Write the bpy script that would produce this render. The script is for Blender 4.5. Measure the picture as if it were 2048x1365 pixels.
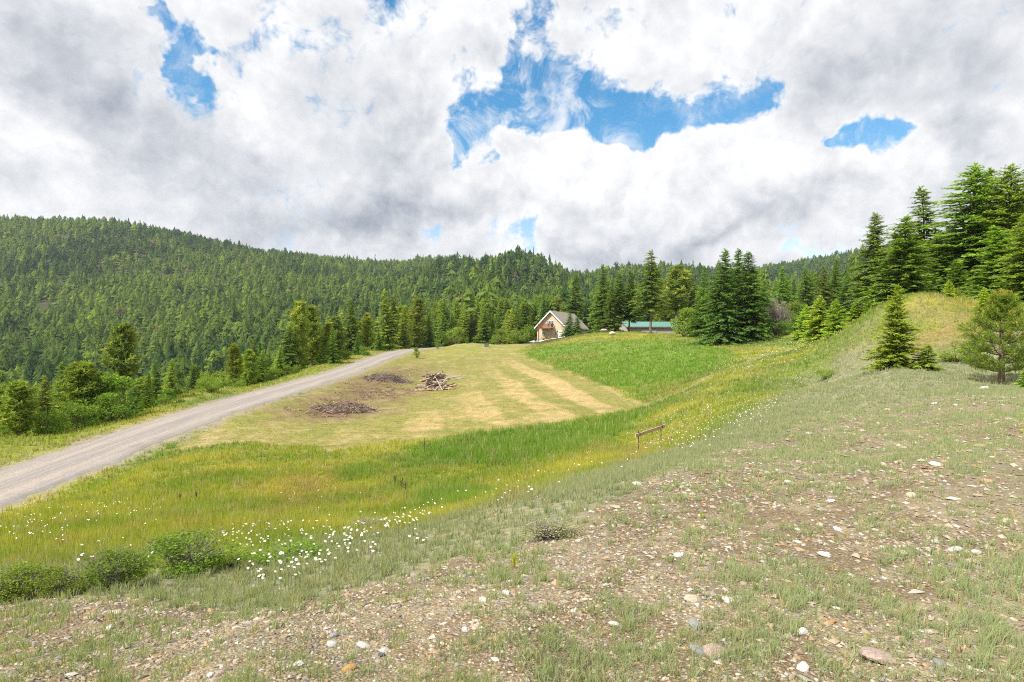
import bpy, math, random
import numpy as np
from mathutils import Vector

for _o in list(bpy.data.objects):
    bpy.data.objects.remove(_o)
SC = bpy.context.scene
COL = SC.collection
R = math.radians

# ------------------------------------------------------------------ camera
LENS = 20.0
F = 2048 * LENS / 36.0            # focal length in pixels of the 2048-wide photograph
CX, CY = 1024.0, 682.5
cam_d = bpy.data.cameras.new('camera')
cam_d.lens = LENS; cam_d.sensor_width = 36.0
cam_d.clip_start = 0.1; cam_d.clip_end = 20000
cam = bpy.data.objects.new('camera', cam_d); COL.objects.link(cam)
cam.location = (0, 0, 0)          # eye level is z = 0, the photographer's feet are at z = -1.6
cam.rotation_euler = (R(90), 0, 0)
SC.camera = cam

# ------------------------------------------------------------------ sun, exposure
SUN_AZ, SUN_EL = R(-128), R(50)   # clockwise from straight ahead; from behind the left shoulder
sun_dir = Vector((math.sin(SUN_AZ)*math.cos(SUN_EL), math.cos(SUN_AZ)*math.cos(SUN_EL), math.sin(SUN_EL)))
sl = bpy.data.lights.new('sun', 'SUN'); sl.energy = 5.0; sl.angle = R(1.2); sl.color = (1.0, 0.95, 0.86)
so = bpy.data.objects.new('sun', sl); COL.objects.link(so)
so.rotation_euler = sun_dir.to_track_quat('Z', 'Y').to_euler(); so.location = (-60, -60, 80)
SC.view_settings.view_transform = 'Standard'; SC.view_settings.look = 'None'
SC.view_settings.exposure = 0.36; SC.view_settings.gamma = 1.0
SC.view_settings.use_curve_mapping = False
SC.cycles.max_bounces = 6; SC.cycles.diffuse_bounces = 2; SC.cycles.glossy_bounces = 1
SC.cycles.transmission_bounces = 3; SC.cycles.transparent_max_bounces = 4
SC.cycles.use_denoising = False
SC.cycles.filter_width = 1.1
SC.cycles.caustics_reflective = False; SC.cycles.caustics_refractive = False

# ------------------------------------------------------------------ world: Nishita sky behind broken cloud
class NT:
    """tiny expression builder over a node tree"""
    def __init__(s, tree): s.t = tree
    def n(s, kind, **kw):
        nd = s.t.nodes.new(kind)
        for k, v in kw.items(): setattr(nd, k, v)
        return nd
    def put(s, sock, v):
        if isinstance(v, bpy.types.NodeSocket): s.t.links.new(v, sock)
        else: sock.default_value = v
    def m(s, op, a, b=0.0, c=0.0):
        nd = s.n('ShaderNodeMath', operation=op)
        for i, v in enumerate((a, b, c)): s.put(nd.inputs[i], v)
        return nd.outputs[0]
    def add(s, a, b): return s.m('ADD', a, b)
    def sub(s, a, b): return s.m('SUBTRACT', a, b)
    def mul(s, a, b): return s.m('MULTIPLY', a, b)
    def mad(s, a, b, c): return s.m('MULTIPLY_ADD', a, b, c)
    def step(s, v, lo, hi, tlo=0.0, thi=1.0, kind='SMOOTHSTEP'):
        nd = s.n('ShaderNodeMapRange', interpolation_type=kind)
        s.put(nd.inputs['Value'], v)
        for k, x in zip(('From Min', 'From Max', 'To Min', 'To Max'), (lo, hi, tlo, thi)): s.put(nd.inputs[k], x)
        return nd.outputs['Result']
    def mix(s, f, a, b, blend='MIX'):
        nd = s.n('ShaderNodeMix', data_type='RGBA', blend_type=blend)
        s.put(nd.inputs['Factor'], f)
        def c4(v): return tuple(v) + (1.0,) if isinstance(v, (tuple, list)) and len(v) == 3 else v
        s.put(nd.inputs[6], c4(a)); s.put(nd.inputs[7], c4(b))
        return nd.outputs[2]
    def noise(s, vec, scale, detail=6, rough=0.55, dist=0.0, out='Fac'):
        nd = s.n('ShaderNodeTexNoise')
        s.put(nd.inputs['Vector'], vec)
        for k, v in (('Scale', scale), ('Detail', detail), ('Roughness', rough), ('Distortion', dist)): s.put(nd.inputs[k], v)
        return nd.outputs[out]
    def vec(s, x, y, z=0.0):
        nd = s.n('ShaderNodeCombineXYZ')
        for i, v in enumerate((x, y, z)): s.put(nd.inputs[i], v)
        return nd.outputs[0]
    def vm(s, op, a, b):
        nd = s.n('ShaderNodeVectorMath', operation=op)
        s.put(nd.inputs[0], a)
        if op == 'SCALE': s.put(nd.inputs['Scale'], b)
        else: s.put(nd.inputs[1], b)
        return nd.outputs[0]

world = bpy.data.worlds.new('World'); SC.world = world; world.use_nodes = True
wt = world.node_tree; wt.nodes.clear(); W = NT(wt)
gen = W.n('ShaderNodeTexCoord').outputs['Generated']
sep = W.n('ShaderNodeSeparateXYZ'); wt.links.new(gen, sep.inputs[0])
dx, dy, dz = sep.outputs
az = W.m('ARCTAN2', dx, dy)
el = W.m('ARCSINE', dz)
sky = W.n('ShaderNodeTexSky', sky_type='NISHITA', sun_disc=False)
sky.sun_elevation = SUN_EL; sky.sun_rotation = SUN_AZ; sky.altitude = 900; sky.air_density = 1.25; sky.dust_density = 0.3; sky.ozone_density = 1.2
SKY_STRENGTH = 0.15

def ang(px, py):
    a = math.atan((px-CX)/F)
    return a, math.atan((CY-py)/F*math.cos(a))
def blobs(lst, wx, wy):
    """sum of soft elliptical patches at compass directions; (px, py, rx, ry, tilt_degrees, weight) in photograph units"""
    tot = None; uv = W.vec(wx, wy, 0.0)
    for (px, py, rx, ry, tilt, wgt) in lst:
        a0, e0 = ang(px, py)
        mp = W.n('ShaderNodeMapping', vector_type='TEXTURE'); W.put(mp.inputs['Vector'], uv)
        mp.inputs['Location'].default_value = (a0, e0, 0)
        mp.inputs['Rotation'].default_value = (0, 0, R(tilt))
        mp.inputs['Scale'].default_value = (max(rx/F*math.cos(a0)**2, .012)*2.1, max(ry/F*math.cos(a0), .008)*2.1, 1)
        g = W.n('ShaderNodeTexGradient', gradient_type='QUADRATIC_SPHERE'); wt.links.new(mp.outputs[0], g.inputs[0])
        tot = W.mul(g.outputs[1], wgt*1.25) if tot is None else W.mad(g.outputs[1], wgt*1.25, tot)
    return tot

# cloud coordinates: direction space for the puffs, flattened towards the horizon
pz = W.m('ADD', W.m('MAXIMUM', dz, 0.0), 0.30)
pl = W.vec(W.m('DIVIDE', dx, pz), W.m('DIVIDE', dy, pz), 0.0)
warp = W.noise(gen, 5.0, 5, .6, 0.0, 'Color')
wv = W.vm('SUBTRACT', warp, (0.5, 0.5, 0.5))
ws = W.n('ShaderNodeSeparateXYZ'); wt.links.new(wv, ws.inputs[0])
wx = W.mad(ws.outputs[0], 0.34, az)
wy = W.mad(ws.outputs[1], 0.20, el)
nA = W.noise(W.vm('ADD', gen, (3.1, 1.7, 0.2)), 4.2, 7, .60, .35)
nB = W.noise(W.vm('ADD', pl, (1.3, 4.1, 0.0)), 1.5, 7, .60, .7)
vor = W.n('ShaderNodeTexVoronoi', feature='F1'); W.put(vor.inputs['Vector'], W.vm('ADD', W.vm('SCALE', wv, .10), gen)); vor.inputs['Scale'].default_value = 11.0; vor.inputs['Detail'].default_value = 3.0; vor.inputs['Roughness'].default_value = .62; vor.inputs['Lacunarity'].default_value = 2.3
vB = vor.outputs['Distance']
vor2 = W.n('ShaderNodeTexVoronoi', feature='F1'); W.put(vor2.inputs['Vector'], W.vm('ADD', W.vm('ADD', W.vm('SCALE', wv, .10), gen), tuple(v*.018 for v in (sun_dir.x, sun_dir.y, sun_dir.z+.6)))); vor2.inputs['Scale'].default_value = 11.0; vor2.inputs['Detail'].default_value = 2.0; vor2.inputs['Roughness'].default_value = .62; vor2.inputs['Lacunarity'].default_value = 2.3
nC = W.noise(W.vm('ADD', gen, (9.1, 2.3, 5.0)), 15.0, 5, .68, .6)
up = W.vm('ADD', gen, tuple(v*0.030 for v in (sun_dir.x, sun_dir.y, sun_dir.z+.9)))
nA2 = W.noise(W.vm('ADD', up, (3.1, 1.7, 0.2)), 4.2, 4, .56, .35)
# openings to blue
GAPS = [(385, 108, 34, 62, -32, 1.0), (340, 40, 26, 40, -20, .62), (228, 6, 24, 12, 0, .5), (320, 18, 34, 14, 0, .4),
        (1030, 245, 120, 46, 0, .80), (1150, 225, 130, 46, 0, .72), (1300, 262, 110, 42, 0, .62), (1430, 245, 110, 36, 0, .55), (1075, 130, 34, 90, 10, .52), (1130, 60, 34, 46, 0, .42), (1190, 170, 90, 60, 20, .34), (1340, 200, 120, 36, -15, .30), (1500, 215, 22, 40, 0, .34),
        (940, 262, 34, 46, 0, .60), (960, 318, 40, 26, 0, .52), (1255, 290, 50, 34, 0, .55),
        (1740, 285, 110, 42, -4, 1.05), (1640, 282, 50, 24, 0, .6), (1850, 258, 40, 20, 0, .55), (1085, 440, 54, 26, 0, .85), (1000, 415, 22, 46, 0, .42),
        (850, 500, 40, 16, 0, .5), (1580, 470, 54, 24, 0, .52), (1600, 512, 80, 18, 0, .55), (1690, 462, 40, 14, 0, .42), (1560, 440, 24, 16, 0, .3)]
# banked cumulus rising in front of the openings
PUFF = [(1010, 300, 60, 40, 0, .40), (1200, 335, 190, 62, 0, .62), (1370, 320, 110, 60, 0, .55), (1560, 320, 150, 58, 0, .62), (1700, 372, 260, 52, 0, .5), (1915, 290, 75, 66, 0, .75), (1040,395,120,40,0,.4),
        (1300, 420, 240, 56, 0, .45), (1180, 488, 120, 32, 0, .4), (960, 330, 60, 30, 0, .2)]
gap = blobs(GAPS, wx, wy); puff = blobs(PUFF, W.mad(ws.outputs[2], .11, az), W.mad(ws.outputs[0], .08, el))
dens = W.add(W.sub(0.68, W.mul(gap, 1.0)), W.mul(puff, .75))
dens = W.mad(W.sub(nA, .5), 1.15, dens)
dens = W.mad(W.sub(nB, .5), .50, dens)
dens = W.mad(W.sub(nC, .5), 1.05, dens)
dens = W.mad(W.sub(.42, vB), .40, dens)
wisp = W.mul(W.step(nC, .40, .64), W.step(nA, .40, .60))
cov = W.m('MAXIMUM', W.step(dens, -0.16, 0.24), W.mul(wisp, .85))
# tone inside the cloud: thick parts are greyer below, edges and sun-facing billows are white
GREY = [(235, 230, 120, 170, -38, .62), (400, 330, 190, 120, -35, .55), (760, 300, 130, 210, 20, .62), (800, 440, 130, 46, 0, .7), (600, 450, 220, 46, 0, .5), (90, 130, 160, 160, 0, .35),
        (1700, 130, 210, 110, 0, .50), (1960, 130, 150, 160, 0, .62), (1620, 205, 110, 50, 20, .42), (1390, 462, 160, 34, 0, .85), (1560, 420, 130, 34, 0, .4), (1250, 410, 110, 26, 0, .3),
        (1985, 275, 60, 60, 0, .6), (520, 160, 140, 90, 0, .25), (1000, 90, 60, 90, 0, .2), (1190, 500, 70, 20, 0, .4), (1900, 420, 130, 70, 0, .28)]
WHITE = [(470, 200, 60, 120, 40, .8), (270, 60, 60, 60, 40, .6), (90, 290, 130, 60, -35, .7), (60, 400, 160, 46, 0, .35), (900, 40, 220, 60, 0, .4), (1300, 330, 330, 50, 0, .7), (1720, 350, 260, 46, 0, .7),
         (1905, 280, 50, 60, 0, .6), (740, 480, 130, 26, 0, .6), (1090, 480, 120, 30, 0, .5), (620, 60, 200, 70, 0, .35), (1450, 100, 130, 100, 0, .35), (1140, 370, 160, 50, 0, .5)]
tone = W.sub(0.78, W.mul(blobs(GREY, wx, wy), .95))
tone = W.add(tone, W.mul(blobs(WHITE, wx, wy), .55))
tone = W.mad(W.sub(nA, nA2), 2.1, tone)
tone = W.mad(W.sub(nB, .5), .75, tone)
tone = W.mad(W.sub(nC, .5), .24, tone)
tone = W.mad(W.sub(vor2.outputs['Distance'], vB), .55, tone)
tone = W.add(tone, W.step(dens, 0.42, 0.05, 0.0, 0.30))
tone = W.step(tone, -0.55, 1.10, 0.0, 1.0, 'LINEAR')
cloud = W.mix(tone, (0.30, 0.332, 0.39), (0.815, 0.818, 0.83))
nd_sky = W.vm('SCALE', sky.outputs[0], SKY_STRENGTH)
hs = W.n('ShaderNodeHueSaturation'); wt.links.new(nd_sky, hs.inputs['Color']); W.put(hs.inputs['Hue'], W.step(el, .10, .35, .503, .490)); W.put(hs.inputs['Saturation'], W.step(el, .08, .36, .95, 1.42)); hs.inputs['Value'].default_value = 0.95
final = W.mix(cov, hs.outputs[0], cloud)
bg = W.n('ShaderNodeBackground'); wt.links.new(final, bg.inputs['Color']); bg.inputs['Strength'].default_value = 1.0
wo = W.n('ShaderNodeOutputWorld'); wt.links.new(bg.outputs[0], wo.inputs['Surface'])
world.cycles.sampling_method = 'MANUAL'; world.cycles.sample_map_resolution = 512

# ------------------------------------------------------------------ numpy helpers
RNG = np.random.default_rng(7)
def _hash(ix, iy, seed):
    h = (ix.astype(np.int64)*374761393 + iy.astype(np.int64)*668265263 + seed*1442695041) & 0xffffffff
    h = ((h ^ (h >> 13)) * 1274126177) & 0xffffffff
    return ((h ^ (h >> 16)) & 0xffff) / 65535.0
def vnoise(x, y, seed=0):
    ix, iy = np.floor(x), np.floor(y); fx, fy = x-ix, y-iy
    fx = fx*fx*(3-2*fx); fy = fy*fy*(3-2*fy)
    a = _hash(ix, iy, seed); b = _hash(ix+1, iy, seed); c = _hash(ix, iy+1, seed); d = _hash(ix+1, iy+1, seed)
    return (a*(1-fx)+b*fx)*(1-fy) + (c*(1-fx)+d*fx)*fy
def fbm(x, y, scale, octv=4, seed=0):
    t = 0; amp = 1; tot = 0
    for i in range(octv):
        t = t + amp*vnoise(x*scale, y*scale, seed+i*17); tot += amp; amp *= .5; scale *= 2.03
    return t/tot
def sstep(x, a, b):
    t = np.clip((x-a)/(b-a), 0, 1); return t*t*(3-2*t)

# ------------------------------------------------------------------ the lie of the land
CP = []   # (x, y, z)
def P(px, py, D): CP.append(((px-CX)/F*D, D, -(py-CY)/F*D))
def Z(px, D, z): CP.append(((px-CX)/F*D, D, z))
def POL(deg, r, z): CP.append((math.sin(R(deg))*r, math.cos(R(deg))*r, z))
for d in range(-170, 180, 45): POL(d, .6, -1.6)
# stony slope underfoot
for a in ((0,1365,2.85),(500,1365,2.75),(1024,1365,2.68),(1500,1365,2.6),(2048,1365,2.5),(0,1250,4.3),(500,1200,5.0),(1024,1180,4.1),(1500,1180,3.8),(2048,1180,3.5),
          (760,1120,6.0),(1024,1080,5.9),(1024,1010,8.0),(1300,1000,6.8),(1600,1000,6.2),(2048,1000,5.3),(1300,925,11),(1500,890,10.5),(1700,880,9.8),(2048,880,7.8),
          (1500,835,16),(1700,800,16.5),(1900,800,13.5),(2048,790,13),(1600,785,22),(1790,742,20),(2005,766,17.5),(2300,760,14),(1680,725,30),(1720,700,31),
          (1780,670,29),(1850,614,31),(1920,640,28),(1960,700,23),(2048,640,26),(2200,600,26),(1980,610,32),(1650,690,42)): P(*a)
# shrubs and the foot of the slope on the left
for a in ((0,1180,6.0),(380,1150,6.8),(0,1110,8.8),(300,1060,10.5),(600,1080,9.3),(850,1040,10.5),(0,1050,13),(300,1000,16),(700,1000,15.5),(950,1000,14.5),(1100,960,14.5),(700,945,20),
          (950,925,21),(1200,900,19.5),(1278,905,20),(1400,862,19.5),(300,940,22),(600,890,28),(950,872,28),(1200,845,31)): P(*a)
# road line and the mown flat
RX = -20.6
for D, z in ((5,-6.6),(10,-6.5),(16,-6.3),(22.9,-6.0),(31.1,-5.25),(38,-4.85),(46,-4.65),(59,-4.2),(72.4,-3.75),(85,-3.0),(99,-2.2),(108,-1.9),(120,-1.7)):
    if D < 50 or D in (59, 85, 108): CP.append((RX, D, z))
for D, z in ((16,-6.2),(28.9,-5.1),(47.4,-4.3),(77,-3.4),(104,-2.0)): CP.append((-26.0, D, z))
for a in (
          (560,825,41),(690,822,44),(870,782,56),(760,760,63),(1000,800,44),(1150,830,35),(1290,812,37),(1000,740,74),(950,696,115),(900,690,135),(1010,692,128),(1080,684,138),(1040,714,92),(1150,750,60)): P(*a)
# green bank, crest, meadow to the right
for a in ((1120,677,148),(1180,670,140),(1200,670,108),(1270,670,102),(1350,673,96),(1480,687,75),(1550,687,72),(1200,715,80),(1300,740,60),(1400,735,56),(1420,690,76),(1500,740,37),
          (1500,800,23.5),(1600,690,64),(1440,770,33)): P(*a)
Z(1300,140,1.0); Z(1250,165,.6); Z(1130,172,.8)
# valley left of the road and the wooded hills
for px, pts in {-500:((40,-8),(80,-18),(250,-26)), 0:((40,-8.5),(60,-14),(150,-30),(250,-32)), 250:((50,-8),(80,-16),(160,-30),(260,-30)), 500:((64,-5.5),(90,-12),(180,-25),(300,-20)),
                740:((122,-3.6),(145,-7.5),(210,-17),(330,-11)), 860:((150,-2.5),(210,-5)), 900:((165,-2),(210,-2.5)), 1000:((165,-1),(210,-1))}.items():
    for D, z in pts: Z(px, D, z)
for px, pts in {-500:((700,420),(600,620),(470,1000)), 0:((705,400),(595,600),(510,800),(452,980)), 250:((700,400),(600,600),(520,800),(461,980)), 420:((680,430),(590,650),(497,960)),
                600:((655,450),(590,650),(524,980)), 740:((635,480),(580,720),(536,1050)), 900:((668,260),(640,350),(592,500),(552,640),(548,700)), 1000:((664,260),(632,350),(576,500),(531,690)),
                1060:((640,350),(590,500),(534,700)), 1130:((660,260),(636,350),(602,500),(557,700)), 1250:((650,300),(612,500),(557,820)), 1400:((650,300),(592,600),(557,900)),
                1520:((650,300),(592,700),(550,1300)), 1620:((592,700),(530,1300)), 1700:((640,300),(590,700),(515,1300)), 1900:((600,300),(560,700),(492,1300)), 2500:((560,300),(520,700),(480,1300))}.items():
    for py, D in pts: P(px, py, D)
Z(1000,820,85); Z(900,820,84); P(900,530,1100); P(820,534,1060); Z(1000,1100,120); Z(1130,900,75); Z(1250,1000,80); Z(1400,1100,85)
for px, z in ((-500,150),(0,165),(400,130),(740,105),(900,110),(1130,70),(1400,80),(1700,170),(2300,190)): Z(px, 1700, z)
Z(1750,60,3.2); Z(1620,80,1.6); Z(1520,100,1.0); Z(1700,110,3.8); Z(1900,60,5.0); Z(1900,110,8.5); Z(2200,40,4.0); Z(2200,80,8); Z(2600,60,9); Z(2600,20,1.2); Z(2800,8,-.6)
Z(-900,8,-3.3); Z(-900,15,-5.5)
for d, pts in {100:((6,-.9),(20,1.5),(80,10),(300,40),(1300,160)), 140:((6,-1.2),(20,-.2),(80,6),(300,25),(1300,100)), 179:((6,-1.6),(20,-2),(80,-3),(300,-5),(1300,60)),
               220:((6,-2.2),(20,-4.5),(80,-10),(300,-25),(1300,60)), 265:((6,-2.8),(20,-6),(80,-16),(300,-28),(1300,120))}.items():
    for r, z in pts: POL(d, r, z)
CPa = np.array(CP)
def _feat(x, y):
    r = np.hypot(x, y); th = np.arctan2(x, y)
    return th*2.2, np.log(r+2.0), r
_u, _v, _r = _feat(CPa[:, 0], CPa[:, 1]); _z = CPa[:, 2]
_bk = np.abs(_u) > 1.7*2.2                      # repeat the points behind the camera so the sheet closes there
_u = np.concatenate([_u, _u[_bk]-np.sign(_u[_bk])*2*math.pi*2.2]); _v = np.concatenate([_v, _v[_bk]]); _r = np.concatenate([_r, _r[_bk]]); _z = np.concatenate([_z, _z[_bk]])
_MQ = .10
def _ker(du, dv): return -np.sqrt(du**2 + dv**2 + _MQ**2)
_K = _ker(_u[:, None]-_u[None], _v[:, None]-_v[None]) - np.eye(len(_u))*0.012
_A = np.zeros((len(_u)+1,)*2); _A[:-1, :-1] = _K; _A[:-1, -1] = 1; _A[-1, :-1] = 1
_W = np.linalg.solve(_A, np.append(_z/(_r+2.0), 0))
def h_smooth(x, y):
    x = np.asarray(x, float).ravel(); y = np.asarray(y, float).ravel()
    out = np.empty_like(x)
    for i in range(0, len(x), 40000):
        u, v, r = _feat(x[i:i+40000], y[i:i+40000])
        k = _ker(u[:, None]-_u[None], v[:, None]-_v[None])
        out[i:i+40000] = (k @ _W[:-1] + _W[-1])*(r+2.0)
    return out
# road centre line in plan
_rc = np.array([(-20.9, 4), (-20.6, 14), (-20.7, 23), (-20.5, 32), (-20.7, 46), (-20.6, 59), (-20.5, 72), (-20.8, 90), (-20.8, 108), (-20.0, 121), (-18.0, 132), (-13, 146), (-3, 158), (10, 170)])
def _catmull(pts, n):
    p = np.vstack([2*pts[0]-pts[1], pts, 2*pts[-1]-pts[-2]]); out = []
    for i in range(1, len(p)-2):
        for t in np.linspace(0, 1, n, endpoint=False):
            out.append(.5*((2*p[i]) + (-p[i-1]+p[i+1])*t + (2*p[i-1]-5*p[i]+4*p[i+1]-p[i+2])*t*t + (-p[i-1]+3*p[i]-3*p[i+1]+p[i+2])*t**3))
    out.append(p[-2]); return np.array(out)
ROAD = _catmull(_rc, 26)
ROAD_HW = 2.15
ROADC = np.vstack([ROAD[::7], ROAD[-1:]])
_rz = np.array(((2,-6.7),(5,-6.65),(10,-6.5),(16,-6.3),(22.9,-6.0),(31.1,-5.25),(38,-4.85),(46,-4.6),(59,-4.2),(72.4,-3.6),(85,-2.95),(99,-2.25),(108,-1.95),(120,-1.75),(132,-1.6),(146,-1.5),(158,-1.3),(170,-1.0)))
_yy = np.linspace(2, 170, 400); _zz = np.convolve(np.pad(np.interp(_yy, _rz[:, 0], _rz[:, 1]), 15, 'edge'), np.ones(31)/31, 'valid')
def z_road(y): return np.interp(y, _yy, _zz)
def dist_line(x, y, line):
    """distance to a polyline and signed side"""
    x = np.asarray(x, float); y = np.asarray(y, float)
    best = np.full(x.shape, 1e9); side = np.zeros(x.shape)
    sel = (x > line[:, 0].min()-40) & (x < line[:, 0].max()+40) & (y > line[:, 1].min()-40) & (y < line[:, 1].max()+40)
    xs, ys = x[sel], y[sel]; b = np.full(xs.shape, 1e9); sd = np.zeros(xs.shape)
    for (ax, ay), (bx, by) in zip(line[:-1], line[1:]):
        ex, ey = bx-ax, by-ay; L2 = ex*ex+ey*ey+1e-12
        t = np.clip(((xs-ax)*ex+(ys-ay)*ey)/L2, 0, 1)
        d = np.hypot(xs-ax-t*ex, ys-ay-t*ey); c = ex*(ys-ay)-ey*(xs-ax)
        k = d < b; b[k] = d[k]; sd[k] = np.sign(c[k])
    best[sel] = b; side[sel] = sd
    return best, side
def h_raw(x, y):
    z = h_smooth(x, y); x = np.asarray(x, float).ravel(); y = np.asarray(y, float).ravel()
    r = np.hypot(x, y)
    z += (fbm(x, y, .35, 3, 5)-.5)*np.clip(.04+.012*r, 0, .45)*sstep(r, 1.5, 5)
    z += (fbm(x, y, 2.6, 3, 9)-.5)*.045*(1-sstep(r, 14, 40))
    z += (fbm(x, y, .02, 4, 3)-.5)*12*sstep(r, 300, 700)
    return z
def h(x, y):
    shp = np.shape(x); x = np.atleast_1d(np.asarray(x, float)).ravel(); y = np.atleast_1d(np.asarray(y, float)).ravel()
    z = h_raw(x, y)
    d, _s = dist_line(x, y, ROADC)
    near = d < 9
    if near.any():                       # the road bench cut into the slope
        k = 1-sstep(d[near], 2.4, 7.5)
        z[near] = z[near]*(1-k) + z_road(y[near])*k
    return z.reshape(shp) if shp else float(z[0])
def unproj(px, py, dmin=2.3, dmax=1400):
    """ground points under photograph pixels (first hit)"""
    px = np.atleast_1d(np.asarray(px, float)); py = np.atleast_1d(np.asarray(py, float))
    D = np.exp(np.linspace(math.log(dmin), math.log(dmax), 300))
    a = ((px-CX)/F)[:, None]; e = (-(py-CY)/F)[:, None]
    X = a*D[None]; Yv = np.broadcast_to(D[None], X.shape)
    H = h(X.ravel(), Yv.ravel()).reshape(X.shape)
    f = e*D[None]-H
    neg = f < 0
    i = np.where(neg.any(1), neg.argmax(1), len(D)-1); i = np.maximum(i, 1)
    n = np.arange(len(px)); f0, f1 = f[n, i-1], f[n, i]
    t = np.clip(f0/(f0-f1+1e-9), 0, 1); d = D[i-1]+(D[i]-D[i-1])*t
    return np.stack([a[:, 0]*d, d], 1)
# ------------------------------------------------------------------ object helpers
def tag(o, label=None, cat=None, group=None, kind=None):
    if label: o['label'] = label
    if cat: o['category'] = cat
    if group: o['group'] = group
    if kind: o['kind'] = kind
    return o
def mesh_np(name, verts, tris=None, quads=None, mats=(), mat_idx=None, color=None, smooth=False):
    me = bpy.data.meshes.new(name)
    verts = np.asarray(verts, np.float32)
    nt = 0 if tris is None else len(tris); nq = 0 if quads is None else len(quads)
    me.vertices.add(len(verts)); me.vertices.foreach_set('co', verts.ravel())
    loops = []
    if nt: loops.append(np.asarray(tris, np.int32).ravel())
    if nq: loops.append(np.asarray(quads, np.int32).ravel())
    lv = np.concatenate(loops)
    me.loops.add(len(lv)); me.loops.foreach_set('vertex_index', lv)
    me.polygons.add(nt+nq)
    st = np.concatenate([np.arange(nt)*3, nt*3+np.arange(nq)*4]).astype(np.int32)
    me.polygons.foreach_set('loop_start', st)
    for m in mats: me.materials.append(m)
    if mat_idx is not None: me.polygons.foreach_set('material_index', np.asarray(mat_idx, np.int32))
    me.update(calc_edges=True)
    me.polygons.foreach_set('use_smooth', np.full(nt+nq, smooth))
    if color is not None:
        ca = me.color_attributes.new('tint', 'FLOAT_COLOR', 'POINT')
        c4 = np.ones((len(verts), 4), np.float32); c4[:, :3] = color
        ca.data.foreach_set('color', c4.ravel())
    return me
def link(name, me, parent=None, loc=None):
    o = bpy.data.objects.new(name, me); COL.objects.link(o)
    if parent is not None: o.parent = parent
    if loc is not None: o.location = loc
    return o
def empty(name, loc=(0, 0, 0), rz=0):
    o = bpy.data.objects.new(name, None); COL.objects.link(o); o.location = loc; o.rotation_euler = (0, 0, rz)
    o.empty_display_size = .3
    return o
def new_mat(name):
    m = bpy.data.materials.new(name); m.use_nodes = True; t = m.node_tree; t.nodes.clear()
    N = NT(t); out = N.n('ShaderNodeOutputMaterial')
    return m, N, out
def principled(N, out, col, rough=.9, spec=.15, bump=None):
    b = N.n('ShaderNodeBsdfPrincipled'); N.put(b.inputs['Base Color'], col if isinstance(col, bpy.types.NodeSocket) else tuple(col)+(1.0,))
    N.put(b.inputs['Roughness'], rough); b.inputs['Specular IOR Level'].default_value = spec
    if bump is not None: N.t.links.new(bump, b.inputs['Normal'])
    N.t.links.new(b.outputs[0], out.inputs['Surface'])
    return b
def bumpn(N, hgt, strength=.5, dist=.02):
    b = N.n('ShaderNodeBump'); b.inputs['Strength'].default_value = strength; b.inputs['Distance'].default_value = dist
    N.put(b.inputs['Height'], hgt); return b.outputs[0]
def plain_mat(name, col, rough=.85, spec=.2, vary=.25, scale=6.0, bump=.3, bdist=.01, coords='Object'):
    m, N, out = new_mat(name)
    co = N.n('ShaderNodeTexCoord').outputs[coords]
    n1 = N.noise(co, scale, 6, .6)
    dark = tuple(c*(1-vary) for c in col); lite = tuple(min(c*(1+vary), .95) for c in col)
    c = N.mix(N.step(n1, .3, .7), dark, lite)
    principled(N, out, c, rough, spec, bumpn(N, N.noise(co, scale*4, 5, .6), bump, bdist) if bump else None)
    return m
def tint_mat(name, trans=.35, rough=.7, gain=1.0, rnd=.15):
    """foliage: vertex tint, slight per-object variation, light passing through"""
    m, N, out = new_mat(name)
    a = N.n('ShaderNodeAttribute', attribute_name='tint')
    oi = N.n('ShaderNodeObjectInfo')
    hs = N.n('ShaderNodeHueSaturation')
    N.t.links.new(a.outputs['Color'], hs.inputs['Color'])
    N.put(hs.inputs['Value'], N.step(oi.outputs['Random'], 0, 1, gain*(1-rnd), gain*(1+rnd), 'LINEAR'))
    N.put(hs.inputs['Hue'], N.step(N.m('FRACT', N.mul(oi.outputs['Random'], 7.31)), 0, 1, .487, .512, 'LINEAR'))
    col = hs.outputs[0]
    if trans > 0:
        d = N.n('ShaderNodeBsdfDiffuse'); N.put(d.inputs['Color'], col); d.inputs['Roughness'].default_value = .6
        t = N.n('ShaderNodeBsdfTranslucent'); N.put(t.inputs['Color'], N.mix(1.0, col, (1.20, 1.16, .50), 'MULTIPLY'))
        mx = N.n('ShaderNodeMixShader'); mx.inputs[0].default_value = trans
        N.t.links.new(d.outputs[0], mx.inputs[1]); N.t.links.new(t.outputs[0], mx.inputs[2]); N.t.links.new(mx.outputs[0], out.inputs['Surface'])
    else:
        principled(N, out, col, rough, .15)
    return m

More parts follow.
